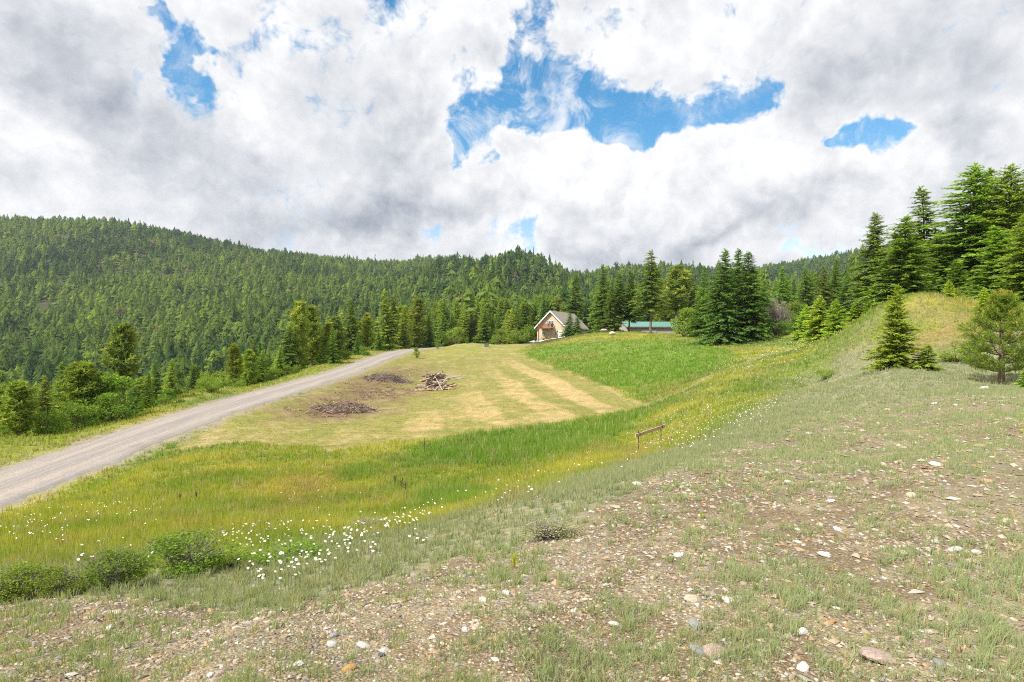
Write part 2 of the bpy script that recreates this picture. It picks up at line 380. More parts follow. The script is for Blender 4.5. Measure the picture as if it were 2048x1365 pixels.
# ------------------------------------------------------------------ zones of the ground, as outlines in plan
def outline(pts):
    p = np.array(pts, float); q = []
    for a, b in zip(p, np.roll(p, -1, 0)):
        k = max(1, int(np.hypot(*(b-a))//60))
        q += [a+(b-a)*i/k for i in range(k)]
    q = np.array(q); return unproj(q[:, 0], q[:, 1])
def inside(x, y, poly, soft=.5, wob=.6, seed=1):
    """soft inside-mask of a plan outline with a ragged edge; soft in metres grows with distance"""
    x = np.asarray(x, float).ravel(); y = np.asarray(y, float).ravel()
    r = np.hypot(x, y); k = np.clip(r*.03, .12, 3.0)
    xs = x+(fbm(x, y, 1.1, 3, seed)-.5)*2.4*wob*k; ys = y+(fbm(x, y, 1.1, 3, seed+50)-.5)*2.4*wob*k
    ins = np.zeros(len(x), bool); d2 = np.full(len(x), 1e9)
    b = (xs > poly[:, 0].min()-6) & (xs < poly[:, 0].max()+6) & (ys > poly[:, 1].min()-6) & (ys < poly[:, 1].max()+6)
    X, Yv = xs[b], ys[b]; I = np.zeros(len(X), bool); Dm = np.full(len(X), 1e9)
    for (ax, ay), (bx, by) in zip(poly, np.roll(poly, -1, 0)):
        c = ((ay > Yv) != (by > Yv)) & (X < (bx-ax)*(Yv-ay)/(by-ay+1e-12)+ax); I ^= c
        ex, ey = bx-ax, by-ay; t = np.clip(((X-ax)*ex+(Yv-ay)*ey)/(ex*ex+ey*ey+1e-12), 0, 1)
        Dm = np.minimum(Dm, np.hypot(X-ax-t*ex, Yv-ay-t*ey))
    ins[b] = I; d2[b] = Dm
    sd = np.where(ins, d2, -d2)
    s = soft*k
    return sstep(sd, -s, s)
OUT = dict(
 gravel=[(-200,1200),(120,1195),(330,1205),(480,1230),(620,1205),(760,1160),(900,1120),(1000,1095),(1100,1085),(1200,1010),(1330,945),(1450,905),(1560,860),(1680,830),(1800,800),(1950,790),(2300,800),(2400,1500),(2000,1800),(0,1800),(-400,1500)],
 grey=[(-200,1160),(440,1130),(640,1085),(800,1065),(930,1030),(1080,985),(1230,935),(1350,900),(1450,862),(1540,805),(1610,762),(1670,730),(1690,700),(1740,690),(1860,700),(2048,700),(2300,720),(2400,1500),(2000,1800),(0,1800),(-400,1500)],
 mown=[(330,905),(470,885),(600,893),(660,905),(780,885),(900,873),(1000,862),(1120,848),(1230,828),(1300,808),(1235,783),(1170,757),(1100,732),(1050,713),(1035,703),(1070,690),(1000,686),(900,688),(860,693),(830,700),(760,728),(700,752),(620,782),(540,812),(440,845)],
 straw=[(700,872),(850,868),(1000,857),(1120,846),(1230,826),(1290,808),(1200,772),(1100,735),(1050,714),(1000,735),(980,770),(900,800),(850,825),(760,845),(690,855)],
 bank=[(1045,710),(1062,700),(1100,694),(1180,688),(1260,682),(1350,680),(1420,690),(1475,706),(1465,722),(1420,742),(1370,765),(1320,790),(1298,804),(1240,782),(1170,755),(1100,729)],
 lush=[(800,905),(880,882),(950,868),(1010,861),(1120,849),(1230,829),(1300,815),(1305,828),(1270,850),(1240,880),(1160,905),(1060,925),(950,935),(860,925)],
 lush2=[(820,1000),(870,985),(930,975),(985,985),(960,1010),(900,1025),(840,1020)],
 lush3=[(665,950),(690,935),(740,930),(760,942),(740,960),(690,965)],
 chips=[(560,832),(600,815),(640,800),(650,790),(690,765),(730,750),(800,740),(850,735),(810,760),(800,775),(830,790),(790,800),(745,806),(770,822),(745,832),(690,840),(620,838)],
 verge=[(-100,985),(0,942),(120,900),(250,848),(375,800),(512,778),(687,738),(787,701),(800,694),(740,705),(640,733),(512,764),(400,777),(250,817),(100,852),(0,880),(-150,930)],
 lawn=[(840,712),(1035,712),(1048,703),(1080,686),(1000,686),(880,690),(842,700)],
 red1=[(1305,790),(1315,775),(1345,765),(1370,768),(1350,785),(1320,798)], red2=[(1110,722),(1140,709),(1180,708),(1170,716),(1130,724)], red3=[(1250,905),(1290,890),(1320,900),(1310,920),(1270,930),(1230,935)],
 red4=[(540,960),(640,940),(680,990),(600,1020),(520,1010)], mound=[(1780,700),(1830,660),(1900,630),(1960,630),(1950,660),(1960,690),(1900,700)], mound2=[(1720,670),(1800,645),(1880,615),(1930,600),(1930,625),(1850,650),(1780,685)])
PG = {k: outline(v) for k, v in OUT.items()}
TRAIL = _catmull(unproj([1292,1335,1390,1430,1470,1530,1590], [808,795,770,748,735,712,697]), 10)
MOW_A, MOW_B = unproj([1050, 1285], [712, 802])
MOW_N = np.array([-(MOW_B-MOW_A)[1], (MOW_B-MOW_A)[0]]); MOW_N /= np.hypot(*MOW_N)

C = lambda *a: np.array(a)
def zones(x, y):
    x = np.asarray(x, float).ravel(); y = np.asarray(y, float).ravel()
    z = {}
    z['r'] = np.hypot(x, y)
    for i, k in enumerate(('gravel', 'grey')): z[k] = inside(x, y, PG[k], 1.6, 1.6, 3+i*7)
    # the stony slope goes on beside and behind the photographer
    wob = (fbm(x, y, .5, 3, 250)-.5)*3
    side_ = np.maximum(sstep(x-.80*y+wob*.3, -.3, .5)*sstep(14+wob-y, 0, 2)*(x > 0), sstep(2.6-y, -.2, .3)*sstep(x+4.5+.5*y+wob, 0, 2))*sstep(30-z['r'], 0, 6)
    z['gravel'] = np.maximum(z['gravel'], side_); z['grey'] = np.maximum.reduce([z['grey'], z['gravel'], sstep(x-.80*y+wob*.3, -.3, .5)*sstep(26+wob-y, 0, 4)*(x > 0)*sstep(40-z['r'], 0, 8)])
    z['mown'] = inside(x, y, PG['mown'], .25, .35, 21)
    for i, k in enumerate(('straw', 'chips', 'mound', 'mound2', 'lawn')): z[k] = inside(x, y, PG[k], 2.6, 1.5, 31+i*5)
    for i, k in enumerate(('bank', 'lush', 'lush2', 'lush3')): z[k] = inside(x, y, PG[k], .8, .5, 61+i*3)
    z['verge'] = inside(x, y, PG['verge'], .5, .4, 80)
    rd = 0
    for i in range(1, 5): rd = np.maximum(rd, inside(x, y, PG['red%d' % i], 2.0, 1.6, 90+i))
    z['red'] = rd
    d, s = dist_line(x, y, ROADC); z['road'] = d; z['roadside'] = s
    dt, _ = dist_line(x, y, TRAIL); z['trail'] = (1-sstep(dt, .2, .7))*.6
    left = (s > 0) & (d < 200) | (x < -24)
    open_ = np.maximum.reduce([z['gravel'], z['grey'], z['mown'], z['bank'], z['lush'], z['verge']])
    field = sstep(130-y, 0, 30)*sstep(x+21+0*y, -3, 1)*sstep(.95*y+12-x, 0, 6)
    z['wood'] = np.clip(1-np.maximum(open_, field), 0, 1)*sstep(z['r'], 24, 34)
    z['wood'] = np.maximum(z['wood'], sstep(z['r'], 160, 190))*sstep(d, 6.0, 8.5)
    return z
def ground_color(x, y, z=None):
    z = z or zones(x, y); r = z['r']
    n1 = fbm(x, y, .55, 4, 201)[:, None]; n2 = fbm(x, y, 2.3, 3, 202)[:, None]; n3 = fbm(x, y, .13, 3, 203)[:, None]
    def mixc(c, c2, m): return c*(1-m[:, None]) + c2*m[:, None]
    # tall meadow: yellow-green, greener or browner in patches
    n1c = np.clip((n1-.5)*1.8+.5, 0, 1); c = C(.165, .225, .034)*(1-n1c) + C(.33, .315, .065)*n1c
    c = mixc(c, C(.28, .225, .10)+0*n1, (sstep(n2[:, 0]*.5+n3[:, 0]*.6, .55, .70))*.75)
    c = mixc(c, C(.115, .20, .032)+0*n1, sstep(n3[:, 0], .50, .66)*.7)
    c = mixc(c, C(.10, .19, .030)*(1-n2) + C(.17, .25, .04)*n2, np.maximum.reduce([z['lush'], z['lush2'], z['lush3']])*(.62+.38*n1[:, 0]))
    c = mixc(c, C(.115, .215, .032)*(1-n1) + C(.19, .26, .042)*n1, z['bank'])
    c = mixc(c, C(.19, .245, .042)*(1-n1) + C(.29, .295, .075)*n1, z['verge'])
    c = mixc(c, C(.31, .185, .085)*(1-n2) + C(.26, .22, .09)*n2, z['red']*.5)
    # grey-green slope and bare stony ground
    c = mixc(c, C(.225, .24, .145)*(1-n1) + C(.29, .285, .185)*n1, z['grey'])
    gr = C(.40, .355, .24)*(1-n1) + C(.315, .285, .19)*n1
    gr = gr*(.75+.5*n2)
    c = mixc(c, gr, z['gravel']*(.30+.65*sstep(n2[:, 0]*.45+n1[:, 0]*.55, .40, .62)))
    n4 = fbm(x, y, 3.4, 3, 205); n5 = fbm(x, y, .8, 2, 206)
    c = mixc(c, C(.115, .075, .032)+0*n1, z['gravel']*sstep(n4*.55+n5*.5, .545, .60)*(1-sstep(r, 9, 16))*.6)
    c = mixc(c, C(.30, .175, .105)*(1-n2) + C(.25, .22, .10)*n2, np.maximum(z['mound']*.75, z['mound2']*.35))
    # mown hay field
    st = ((x-MOW_A[0])*MOW_N[0] + (y-MOW_A[1])*MOW_N[1])
    mow = C(.22, .235, .062)*(1-n1) + C(.31, .27, .10)*n1
    c = mixc(c, mow, z['mown'])
    stripe = sstep(np.sin(st*1.55+fbm(x, y, .25, 2, 77)*1.4), -.35, .35)
    sm = z['straw']*z['mown']*np.clip(.42+1.8*(stripe-.45)*np.exp(-np.abs(st)/9)+1.5*(n1[:, 0]-.5)+.9*(n2[:, 0]-.5), 0, 1)
    c = mixc(c, C(.46, .355, .175)*(.86+.3*n2), sm)
    c = mixc(c, C(.25, .275, .065)*(1-n1)+C(.33, .31, .10)*n1, z['lawn']*.8*z['mown'])
    c = mixc(c, C(.40, .33, .19)+0*n1, z['mown']*(1-z['straw'])*sstep(n2[:, 0]*.6+n1[:, 0]*.5, .60, .72)*.7)
    c = mixc(c, C(.19, .125, .088)*(.7+.6*n2), z['chips']*np.clip(.80+1.6*(n1[:, 0]-.42), 0, 1))
    c = mixc(c, C(.36, .30, .22)+0*n1, z['trail']*.8)
    # earth where the grass thins out at the road shoulder
    c = mixc(c, C(.34, .29, .23)+0*n1, (1-sstep(z['road']+(n2[:, 0]-.5)*2.0, 2.0, 3.3))*.85)
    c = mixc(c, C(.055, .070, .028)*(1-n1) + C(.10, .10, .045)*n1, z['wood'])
    return np.clip(c*.86, .01, .9)

# ------------------------------------------------------------------ ground sheet (fine near the camera, coarse far away)
def ground():
    ths = np.concatenate([np.linspace(-math.pi, -.86, 46, endpoint=False), np.linspace(-.86, .86, 410), np.linspace(.86, math.pi, 46, endpoint=False)[1:]])
    rs = np.concatenate([[.15, .5, 1.0, 1.4, 1.8], np.exp(np.linspace(math.log(2.1), math.log(170), 310)), np.exp(np.linspace(math.log(176), math.log(3200), 60))])
    nt, nr = len(ths), len(rs)
    T, RR = np.meshgrid(ths, rs)
    X = np.sin(T)*RR; Y = np.cos(T)*RR
    x, y = X.ravel(), Y.ravel()
    zz = h(x, y)
    d, _ = dist_line(x, y, ROADC); zz = zz-.30*(1-sstep(d, .9, 1.9))
    far = np.hypot(x, y) > 1900; zz[far] = np.minimum(zz[far], 160)
    V = np.vstack([np.stack([x, y, zz], 1), [[0, 0, h(0., .01)]]])
    i = np.arange(nr-1)[:, None]*nt; j = np.arange(nt)[None]
    j2 = (j+1) % nt
    q = np.stack([i+j, i+j2, i+nt+j2, i+nt+j], -1).reshape(-1, 4)[:, ::-1]
    c = len(V)-1; jj = np.arange(nt)
    t = np.stack([np.full(nt, c), (jj+1) % nt, jj], 1)
    z = zones(x, y); col = ground_color(x, y, z)
    col = np.vstack([col, col[:1]]); grv = np.append(z['gravel']*(1-sstep(z['r'], 30, 50)), 1.0)
    m, N, out = new_mat('ground')
    a = N.n('ShaderNodeAttribute', attribute_name='tint')
    g = N.n('ShaderNodeAttribute', attribute_name='stony')
    co = N.n('ShaderNodeTexCoord').outputs['Object']
    f1 = N.noise(co, 9.0, 8, .65); f2 = N.noise(co, 1.7, 5, .6)
    vo = N.n('ShaderNodeTexVoronoi', feature='F1'); N.put(vo.inputs['Vector'], co); vo.inputs['Scale'].default_value = 55.0
    v2 = N.n('ShaderNodeTexVoronoi', feature='F1'); N.put(v2.inputs['Vector'], co); v2.inputs['Scale'].default_value = 90.0
    base = N.mix(1.0, a.outputs['Color'], N.mix(N.step(f1, .25, .75), (.62, .62, .62), (1.38, 1.36, 1.3)), 'MULTIPLY')
    base = N.mix(1.0, base, N.mix(N.step(f2, .3, .7), (.85, .88, .9), (1.15, 1.1, 1.05)), 'MULTIPLY')
    peb = N.mix(N.step(N.n('ShaderNodeSeparateColor').outputs[0], 0, 1), (1, 1, 1), (1, 1, 1))
    sc = N.n('ShaderNodeSeparateColor'); N.t.links.new(vo.outputs['Color'], sc.inputs[0])
    rampc = N.mix(N.step(sc.outputs[0], .45, .95), (.23, .185, .125), (.50, .45, .35))
    rampc = N.mix(N.step(sc.outputs[1], .80, .86), rampc, (.42, .28, .14))
    peb = N.mix(N.step(vo.outputs['Distance'], .012, .02, 1, 0) if False else N.step(vo.outputs['Distance'], .25, .6, 1, .25), (.16, .105, .06), rampc)
    fac = N.mul(g.outputs['Fac'], .5)
    colr = N.mix(fac, base, peb)
    hgt = N.add(N.mul(f1, .6), N.mul(N.mul(N.sub(1.0, vo.outputs['Distance']), g.outputs['Fac']), .8))
    principled(N, out, colr, .95, .08, bumpn(N, hgt, .7, .03))
    me = mesh_np('ground', V, tris=t, quads=q, mats=(m,), color=col, smooth=True)
    at = me.attributes.new('stony', 'FLOAT', 'POINT'); at.data.foreach_set('value', grv.astype(np.float32))
    o = link('ground', me); tag(o, 'sloping meadow and stony hillside ground running up into wooded hills', 'ground', kind='structure')
    return o
GROUND = ground()

# ------------------------------------------------------------------ gravel road
def road():
    L = ROAD; n = len(L)
    tan = np.gradient(L, axis=0); tan /= np.linalg.norm(tan, axis=1)[:, None]; nor = np.stack([tan[:, 1], -tan[:, 0]], 1)
    ks = np.linspace(-1, 1, 25); V = []; col = []; arc = np.concatenate([[0], np.cumsum(np.hypot(*np.diff(L, axis=0).T))])
    wid = ROAD_HW + (fbm(arc, arc*0, .35, 3, 301)-.5)*.9+(fbm(arc, arc*0, 1.9, 2, 311)-.5)*.5; wid2 = ROAD_HW+(fbm(arc, arc*0+9, .35, 3, 302)-.5)*1.0+(fbm(arc, arc*0, 1.9, 2, 312)-.5)*.6
    for k in ks:
        w = np.where(k < 0, wid, wid2)
        p = L+nor*(k*w)[:, None]
        zz = z_road(p[:, 1])
        rut = -.035*math.exp(-((abs(k)-.42)/.12)**2)
        edge = -.10*max(0, (abs(k)-.80)/.20)**1.5
        V.append(np.column_stack([p, zz+.055+rut+edge+.03*(1-k*k)]))
        n1 = fbm(p[:, 0]*1.0+40*k, arc*.12, 1.3, 3, 303)[:, None]
        track = math.exp(-((abs(k)-.42)/.17)**2)
        c0 = C(.25, .23, .218)*(1-n1)+C(.335, .30, .272)*n1
        c0 = c0*(1-track*.55)+C(.37, .315, .265)*track*.6
        if abs(k) > .86: c0 = c0*.6+C(.25, .24, .12)*.4
        col.append(c0)
    V = np.array(V); col = np.array(col); m_ = len(ks)
    idx = np.arange(m_*n).reshape(m_, n)
    q = np.stack([idx[:-1, :-1], idx[1:, :-1], idx[1:, 1:], idx[:-1, 1:]], -1).reshape(-1, 4)[:, ::-1]
    m, N, out = new_mat('road_gravel')
    a = N.n('ShaderNodeAttribute', attribute_name='tint'); co = N.n('ShaderNodeTexCoord').outputs['Object']
    f1 = N.noise(co, 14.0, 8, .75); mp = N.n('ShaderNodeMapping'); N.put(mp.inputs['Vector'], co); mp.inputs['Scale'].default_value = (3.2, .10, 1.0); f2 = N.noise(mp.outputs[0], 1.6, 7, .65)
    c_ = N.mix(1.0, a.outputs['Color'], N.mix(N.step(f1, .3, .7), (.70, .70, .70), (1.25, 1.25, 1.25)), 'MULTIPLY')
    c_ = N.mix(1.0, c_, N.mix(N.step(f2, .33, .67), (.87, .87, .90), (1.1, 1.08, 1.03)), 'MULTIPLY')
    principled(N, out, c_, .95, .1, bumpn(N, f1, .5, .03))
    me = mesh_np('gravel_road', V.reshape(-1, 3), quads=q, mats=(m,), color=col.reshape(-1, 3), smooth=True)
    tag(link('gravel_road', me), 'grey gravel road with two tyre tracks running uphill beside the meadow', 'road', kind='structure')
road()
# ------------------------------------------------------------------ trees
def unit(v): return v/np.maximum(np.linalg.norm(v, axis=-1, keepdims=True), 1e-9)
class Kites:
    """leaf-sized kite faces gathered into one crown"""
    def __init__(s): s.v = []; s.c = []
    def add(s, p, d, side, l, w, col, mid=.45):
        l = np.asarray(l)[:, None]; w = np.asarray(w)[:, None]
        v = np.stack([p, p+d*l*mid+side*w/2, p+d*l, p+d*l*mid-side*w/2], 1)
        s.v.append(v.reshape(-1, 3)); s.c.append(np.repeat(col, 4, 0))
    def mesh(s, name, mat):
        V = np.concatenate(s.v); cc = np.concatenate(s.c)
        q = np.arange(len(V)).reshape(-1, 4)
        return mesh_np(name, V, quads=q, mats=(mat,), color=np.clip(cc, .005, .8))
def tubes(segs, sides=5):
    """segs: list of (points, radii) -> verts, quads"""
    V = []; Q = []; o = 0
    for pts, rad in segs:
        pts = np.asarray(pts, float); n = len(pts)
        tg = unit(np.gradient(pts, axis=0))
        ref = np.where(np.abs(tg[:, 2:3]) > .8, np.array([[1., 0, 0]]), np.array([[0, 0, 1.]]))
        a = unit(np.cross(tg, ref)); b = np.cross(tg, a)
        ph = np.arange(sides)*2*math.pi/sides
        ring = pts[:, None] + (a[:, None]*np.cos(ph)[None, :, None] + b[:, None]*np.sin(ph)[None, :, None])*np.asarray(rad)[:, None, None]
        V.append(ring.reshape(-1, 3))
        i = np.arange(n-1)[:, None]*sides; j = np.arange(sides)[None]
        Q.append((np.stack([i+j, i+(j+1) % sides, i+sides+(j+1) % sides, i+sides+j], -1).reshape(-1, 4))+o); o += n*sides
    return np.concatenate(V), np.concatenate(Q)
MAT_LEAF = tint_mat('foliage', .50, gain=2.45)
MAT_GRASS = tint_mat('grass_blades', .45, gain=1.7, rnd=0)
MAT_BARK = plain_mat('bark', (.19, .145, .11), .95, .1, .4, 9, .6, .03)
MAT_GREYBARK = plain_mat('grey_bark', (.27, .25, .235), .95, .1, .35, 9, .6, .03)

def conifer(name, seed, R0=.19, base=.05, nb=230, prof=.85, droop=.25, up0=.7, spray=.30, wid=.36, dens=7, c_in=(.045, .09, .022), c_out=(.10, .165, .03), tipc=(.15, .21, .04), tip=.12, gap=.16, bark=None, trunk_r=.014, lean=.01):
    """a conifer of height 1: whorled drooping branches carrying flat sprays"""
    g = np.random.default_rng(seed); K = Kites()
    k = np.arange(nb)
    t = base+(1-base)*((k+.5)/nb)**1.12*.985
    t = t+g.normal(0, .006, nb)
    azb = k*2.39996+g.normal(0, .35, nb)
    L = R0*np.clip((1-t)/(1-base), .015, 1)**prof*g.uniform(.50, 1.18, nb)*(1+.16*np.cos(azb-seed)+.10*np.cos(2*azb+9*t))
    if gap: L *= np.where(fbm(t*9, azb*.7, 1.0, 2, seed) < gap, g.uniform(.15, .5, nb), 1)
    sx = lean*np.sin(t*5+seed); sy = lean*np.cos(t*4+seed*2)
    root = np.stack([sx, sy, t], 1)
    out = np.stack([np.cos(azb), np.sin(azb), 0*azb], 1)
    rise = up0*t**1.5 - .12 + g.normal(0, .10, nb)
    limbs = []
    for i in range(nb):
        n = max(3, int(dens*(L[i]/R0)**.8*2.1))
        s = np.linspace(.10, 1.0, n)**.85
        path = root[i]+out[i]*(L[i]*s)[:, None]; path[:, 2] += L[i]*(rise[i]*s-droop*s*s+droop*.45*s**3)
        tang = unit(np.gradient(path, axis=0))
        lat = unit(np.cross(tang, [0, 0, 1.0]))
        for sg in (-1, 1, 0):
            m = len(s)
            d = unit(tang*g.uniform(.55, 1.0, (m, 1)) + lat*(sg*g.uniform(.5, .95, (m, 1))) + np.array([0, 0, 1])*g.normal(-.08, .22, (m, 1)))
            side = unit(np.cross(d, np.array([0, 0, 1.0])+g.normal(0, .45, (m, 3))))
            l = spray*(R0*.40+L[i]*.60)*(1.10-.55*s)*g.uniform(.7, 1.25, m)*(1.0 if sg else .8)
            w = l*wid*g.uniform(.8, 1.3, m)
            u = g.uniform(0, 1, (m, 1)); col = np.array(c_in)*(1-u)+np.array(c_out)*u
            tp = (g.uniform(0, 1, (m, 1)) < tip*(.4+1.2*s[:, None]**2)); col = np.where(tp, np.array(tipc), col)
            col = col*g.uniform(.85, 1.15, (m, 1))
            K.add(path+g.normal(0, .004, (m, 3)), d, side, l, w, col)
        if L[i] > R0*.16: limbs.append((path[[0, n//2, n-1]], np.array([.0042, .0026, .001])*(.5+L[i]/R0)))
    # leader
    m = 16; zt = np.linspace(.93, 1.0, m); p = np.stack([lean*np.sin(zt*5+seed), lean*np.cos(zt*4+seed*2), zt], 1)
    a = g.uniform(0, 6.28, m); d = unit(np.stack([np.cos(a), np.sin(a), np.full(m, 1.1)], 1)); side = unit(np.cross(d, g.normal(0, 1, (m, 3))))
    K.add(p, d, side, np.full(m, .030), np.full(m, .010), np.tile(np.array(c_out), (m, 1)))
    zz = np.linspace(-.02, .985, 12); tr = (np.stack([lean*np.sin(zz*5+seed), lean*np.cos(zz*4+seed*2), zz], 1), trunk_r*np.clip(1.15-zz, .05, 1.3)**1.0)
    V, Q = tubes([tr], 7); V2, Q2 = tubes(limbs, 3)
    tm = mesh_np(name+'_trunk', np.vstack([V, V2]), quads=np.vstack([Q, Q2+len(V)]), mats=(bark or MAT_BARK,), smooth=True)
    return K.mesh(name+'_crown', MAT_LEAF), tm

def pine(name, seed, R0=.19, base=.22, nb=85, clump=13, c_in=(.07, .105, .022), c_out=(.155, .195, .044), tipc=(.21, .23, .05), tip=.10, needle=.055, prof=.5, trunk_r=.016, bark=None, per=5, droop=.1, lean=.012, rise0=.15):
    """a long-needled pine of height 1: clumps of needles on open upturned limbs"""
    g = np.random.default_rng(seed); K = Kites(); limbs = []
    k = np.arange(nb); t = base+(.97-base)*((k+.5)/nb)+g.normal(0, .008, nb)
    azb = k*2.39996+g.normal(0, .4, nb)
    tt = (t-base)/(1-base)
    L = R0*(np.clip(1-tt, .04, 1)**prof)*(.55+.45*np.clip(tt*4, 0, 1))*g.uniform(.5, 1.15, nb)
    for i in range(nb):
        o = np.array([math.cos(azb[i]), math.sin(azb[i]), 0]); rt = np.array([lean*math.sin(t[i]*5+seed), lean*math.cos(t[i]*4+seed), t[i]])
        s = np.linspace(0, 1, per+1); path = rt+o*(L[i]*s)[:, None]; path[:, 2] += L[i]*((rise0+.35*tt[i])*s - droop*s + .35*s**2.4)
        limbs.append((path, np.linspace(.0050, .0016, per+1)*(.6+.6*L[i]/R0)))
        lat = np.array([-o[1], o[0], 0])
        for j in range(1, per+1):
            if s[j] < .3 and L[i] > R0*.4: continue
            for sg in ((0,) if j == per else (-1, 1)):
                c = path[j]+lat*sg*L[i]*.22*g.uniform(.4, 1.1)+np.array([0, 0, g.uniform(-.2, .6)*L[i]*.12])
                m = clump; d = g.normal(0, 1, (m, 3))*np.array([1, 1, .8])+o*.5+np.array([0, 0, .45]); d = unit(d)
                side = unit(np.cross(d, g.normal(0, 1, (m, 3))))
                l = needle*g.uniform(.65, 1.2, m); w = l*g.uniform(.16, .30, m)
                u = g.uniform(0, 1, (m, 1)); col = np.array(c_in)*(1-u)+np.array(c_out)*u
                if g.uniform() < tip: col = np.array(tipc)*g.uniform(.8, 1.1, (m, 1))
                K.add(np.tile(c, (m, 1)), d, side, l, w, col)
    zz = np.linspace(-.02, .975, 12); tr = (np.stack([lean*np.sin(zz*5+seed), lean*np.cos(zz*4+seed), zz], 1), trunk_r*np.clip(1.15-zz, .05, 1.3))
    V, Q = tubes([tr], 7); V2, Q2 = tubes(limbs, 3)
    return K.mesh(name+'_crown', MAT_LEAF), mesh_np(name+'_trunk', np.vstack([V, V2]), quads=np.vstack([Q, Q2+len(V)]), mats=(bark or MAT_BARK,), smooth=True)

def leafy(name, seed, wid=.38, base=.06, lobes=14, n=2600, leaf=.045, c_in=(.06, .10, .020), c_out=(.135, .19, .038), bark=None, bare=0):
    """a broad-leaved bush or small tree of height 1"""
    g = np.random.default_rng(seed); K = Kites()
    ce = []; 
    for i in range(lobes):
        z = base+(.97-base)*g.uniform(.12, .86)
        rr = wid*math.sin(math.pi*min(max((z-base)/(1-base)*.86+.10, 0), 1))**.7
        a = g.uniform(0, 6.28); q = rr*math.sqrt(g.uniform(.05, .75)); ce.append((q*math.cos(a), q*math.sin(a), z, g.uniform(.11, .20)))
    ce = np.array(ce)
    i = g.integers(0, lobes, n); d = unit(g.normal(0, 1, (n, 3))); rad = ce[i, 3]*g.uniform(.35, 1.08, n)**.6
    p = ce[i, :3]+d*rad[:, None]*np.array([1.15, 1.15, .95]); p[:, 2] = np.maximum(p[:, 2], .015)
    f = unit(d+g.normal(0, .8, (n, 3))); side = unit(np.cross(f, g.normal(0, 1, (n, 3))))
    u = g.uniform(0, 1, (n, 1)); col = (np.array(c_in)*(1-u)+np.array(c_out)*u)*g.uniform(.85, 1.15, (n, 1))
    l = leaf*g.uniform(.6, 1.3, n); K.add(p, f, side, l, l*.7, col, .5)
    segs = []
    for j in range(lobes):
        a = np.array([g.normal(0, .015), g.normal(0, .015), -.02]); b = ce[j, :3]; m_ = (a+b)/2+np.array([0, 0, -.04])+g.normal(0, .015, 3)
        segs.append((np.array([a, m_, b]), (.014, .009, .003)))
    for j in range(bare):
        a = np.array([g.normal(0, .05), g.normal(0, .05), 0]); ang_ = g.uniform(0, 6.28); e = wid*g.uniform(.2, 1.0)
        b = np.array([e*math.cos(ang_), e*math.sin(ang_), g.uniform(.55, 1.08)]); m_ = (a+b)/2+np.array([0, 0, .06])+g.normal(0, .03, 3)
        segs.append((np.array([a, m_, b]), (.007, .005, .002)))
    V, Q = tubes(segs, 4)
    return K.mesh(name+'_crown', MAT_LEAF), mesh_np(name+'_trunk', V, quads=Q, mats=(bark or MAT_BARK,), smooth=True)

PROTO = {
 'fir': [conifer('fir', 11, .20, .03, 250), conifer('fir', 12, .175, .04, 250, prof=.8, c_in=(.04, .085, .026), c_out=(.085, .15, .034)), conifer('fir', 13, .215, .02, 260, prof=.95, c_in=(.055, .105, .02), c_out=(.12, .19, .03))],
 'big': [conifer('fir', 21, .23, .02, 430, dens=9, spray=.22, prof=.58, droop=.3, c_in=(.055, .10, .020), c_out=(.145, .215, .035), tipc=(.18, .25, .042), tip=.12, gap=.24),
         conifer('fir', 22, .21, .05, 430, dens=9, spray=.22, prof=.55, droop=.3, c_in=(.055, .10, .02), c_out=(.145, .21, .035), tipc=(.18, .24, .042), tip=.12, gap=.26)],
 'dark': [conifer('fir', 31, .205, .01, 400, dens=9, spray=.24, prof=.66, droop=.34, c_in=(.032, .07, .02), c_out=(.08, .14, .03), tipc=(.12, .18, .04), tip=.10)],
 'young': [conifer('fir', 41, .30, .01, 300, dens=9, spray=.27, wid=.36, prof=.80, droop=.05, up0=.75, c_in=(.075, .125, .02), c_out=(.165, .23, .037), tipc=(.24, .30, .05), tip=.30, trunk_r=.016),
           conifer('fir', 42, .30, .01, 230, dens=9, spray=.27, wid=.36, prof=.70, droop=.05, up0=.7, c_in=(.08, .135, .02), c_out=(.17, .25, .04), tipc=(.26, .31, .05), tip=.35, trunk_r=.016)],
 'tall': [conifer('fir', 51, .15, .30, 210, dens=8, spray=.30, prof=.55, droop=.42, up0=.5, gap=.36, c_in=(.05, .085, .022), c_out=(.11, .15, .035), trunk_r=.0095),
          conifer('fir', 52, .17, .24, 210, dens=8, spray=.30, prof=.6, droop=.38, up0=.5, gap=.34, c_in=(.045, .085, .022), c_out=(.10, .15, .03), trunk_r=.009)],
 'larch': [conifer('larch', 61, .165, .08, 330, dens=9, spray=.24, wid=.40, prof=.62, droop=.18, up0=.9, gap=.22, c_in=(.10, .15, .022), c_out=(.20, .26, .04), tipc=(.25, .30, .05), bark=MAT_GREYBARK),
           conifer('larch', 62, .20, .14, 360, dens=10, spray=.22, wid=.36, prof=.6, droop=.2, up0=.7, gap=.26, c_in=(.05, .095, .02), c_out=(.12, .175, .035), bark=MAT_GREYBARK)],
 'pine': [pine('pine', 71), pine('pine', 72, R0=.22, base=.12, nb=80), pine('pine', 73, R0=.17, base=.34, nb=60, c_in=(.06, .095, .028), c_out=(.125, .165, .05)), pine('pine', 74, R0=.25, base=.06, nb=80, needle=.07)],
 'leafy': [leafy('leafy', 81), leafy('leafy', 82, .46, .02, 16, 2600, .05, (.05, .09, .018), (.115, .17, .034)), leafy('leafy', 83, .60, .0, 18, 2800, .055, (.065, .10, .022), (.15, .195, .042))],
}
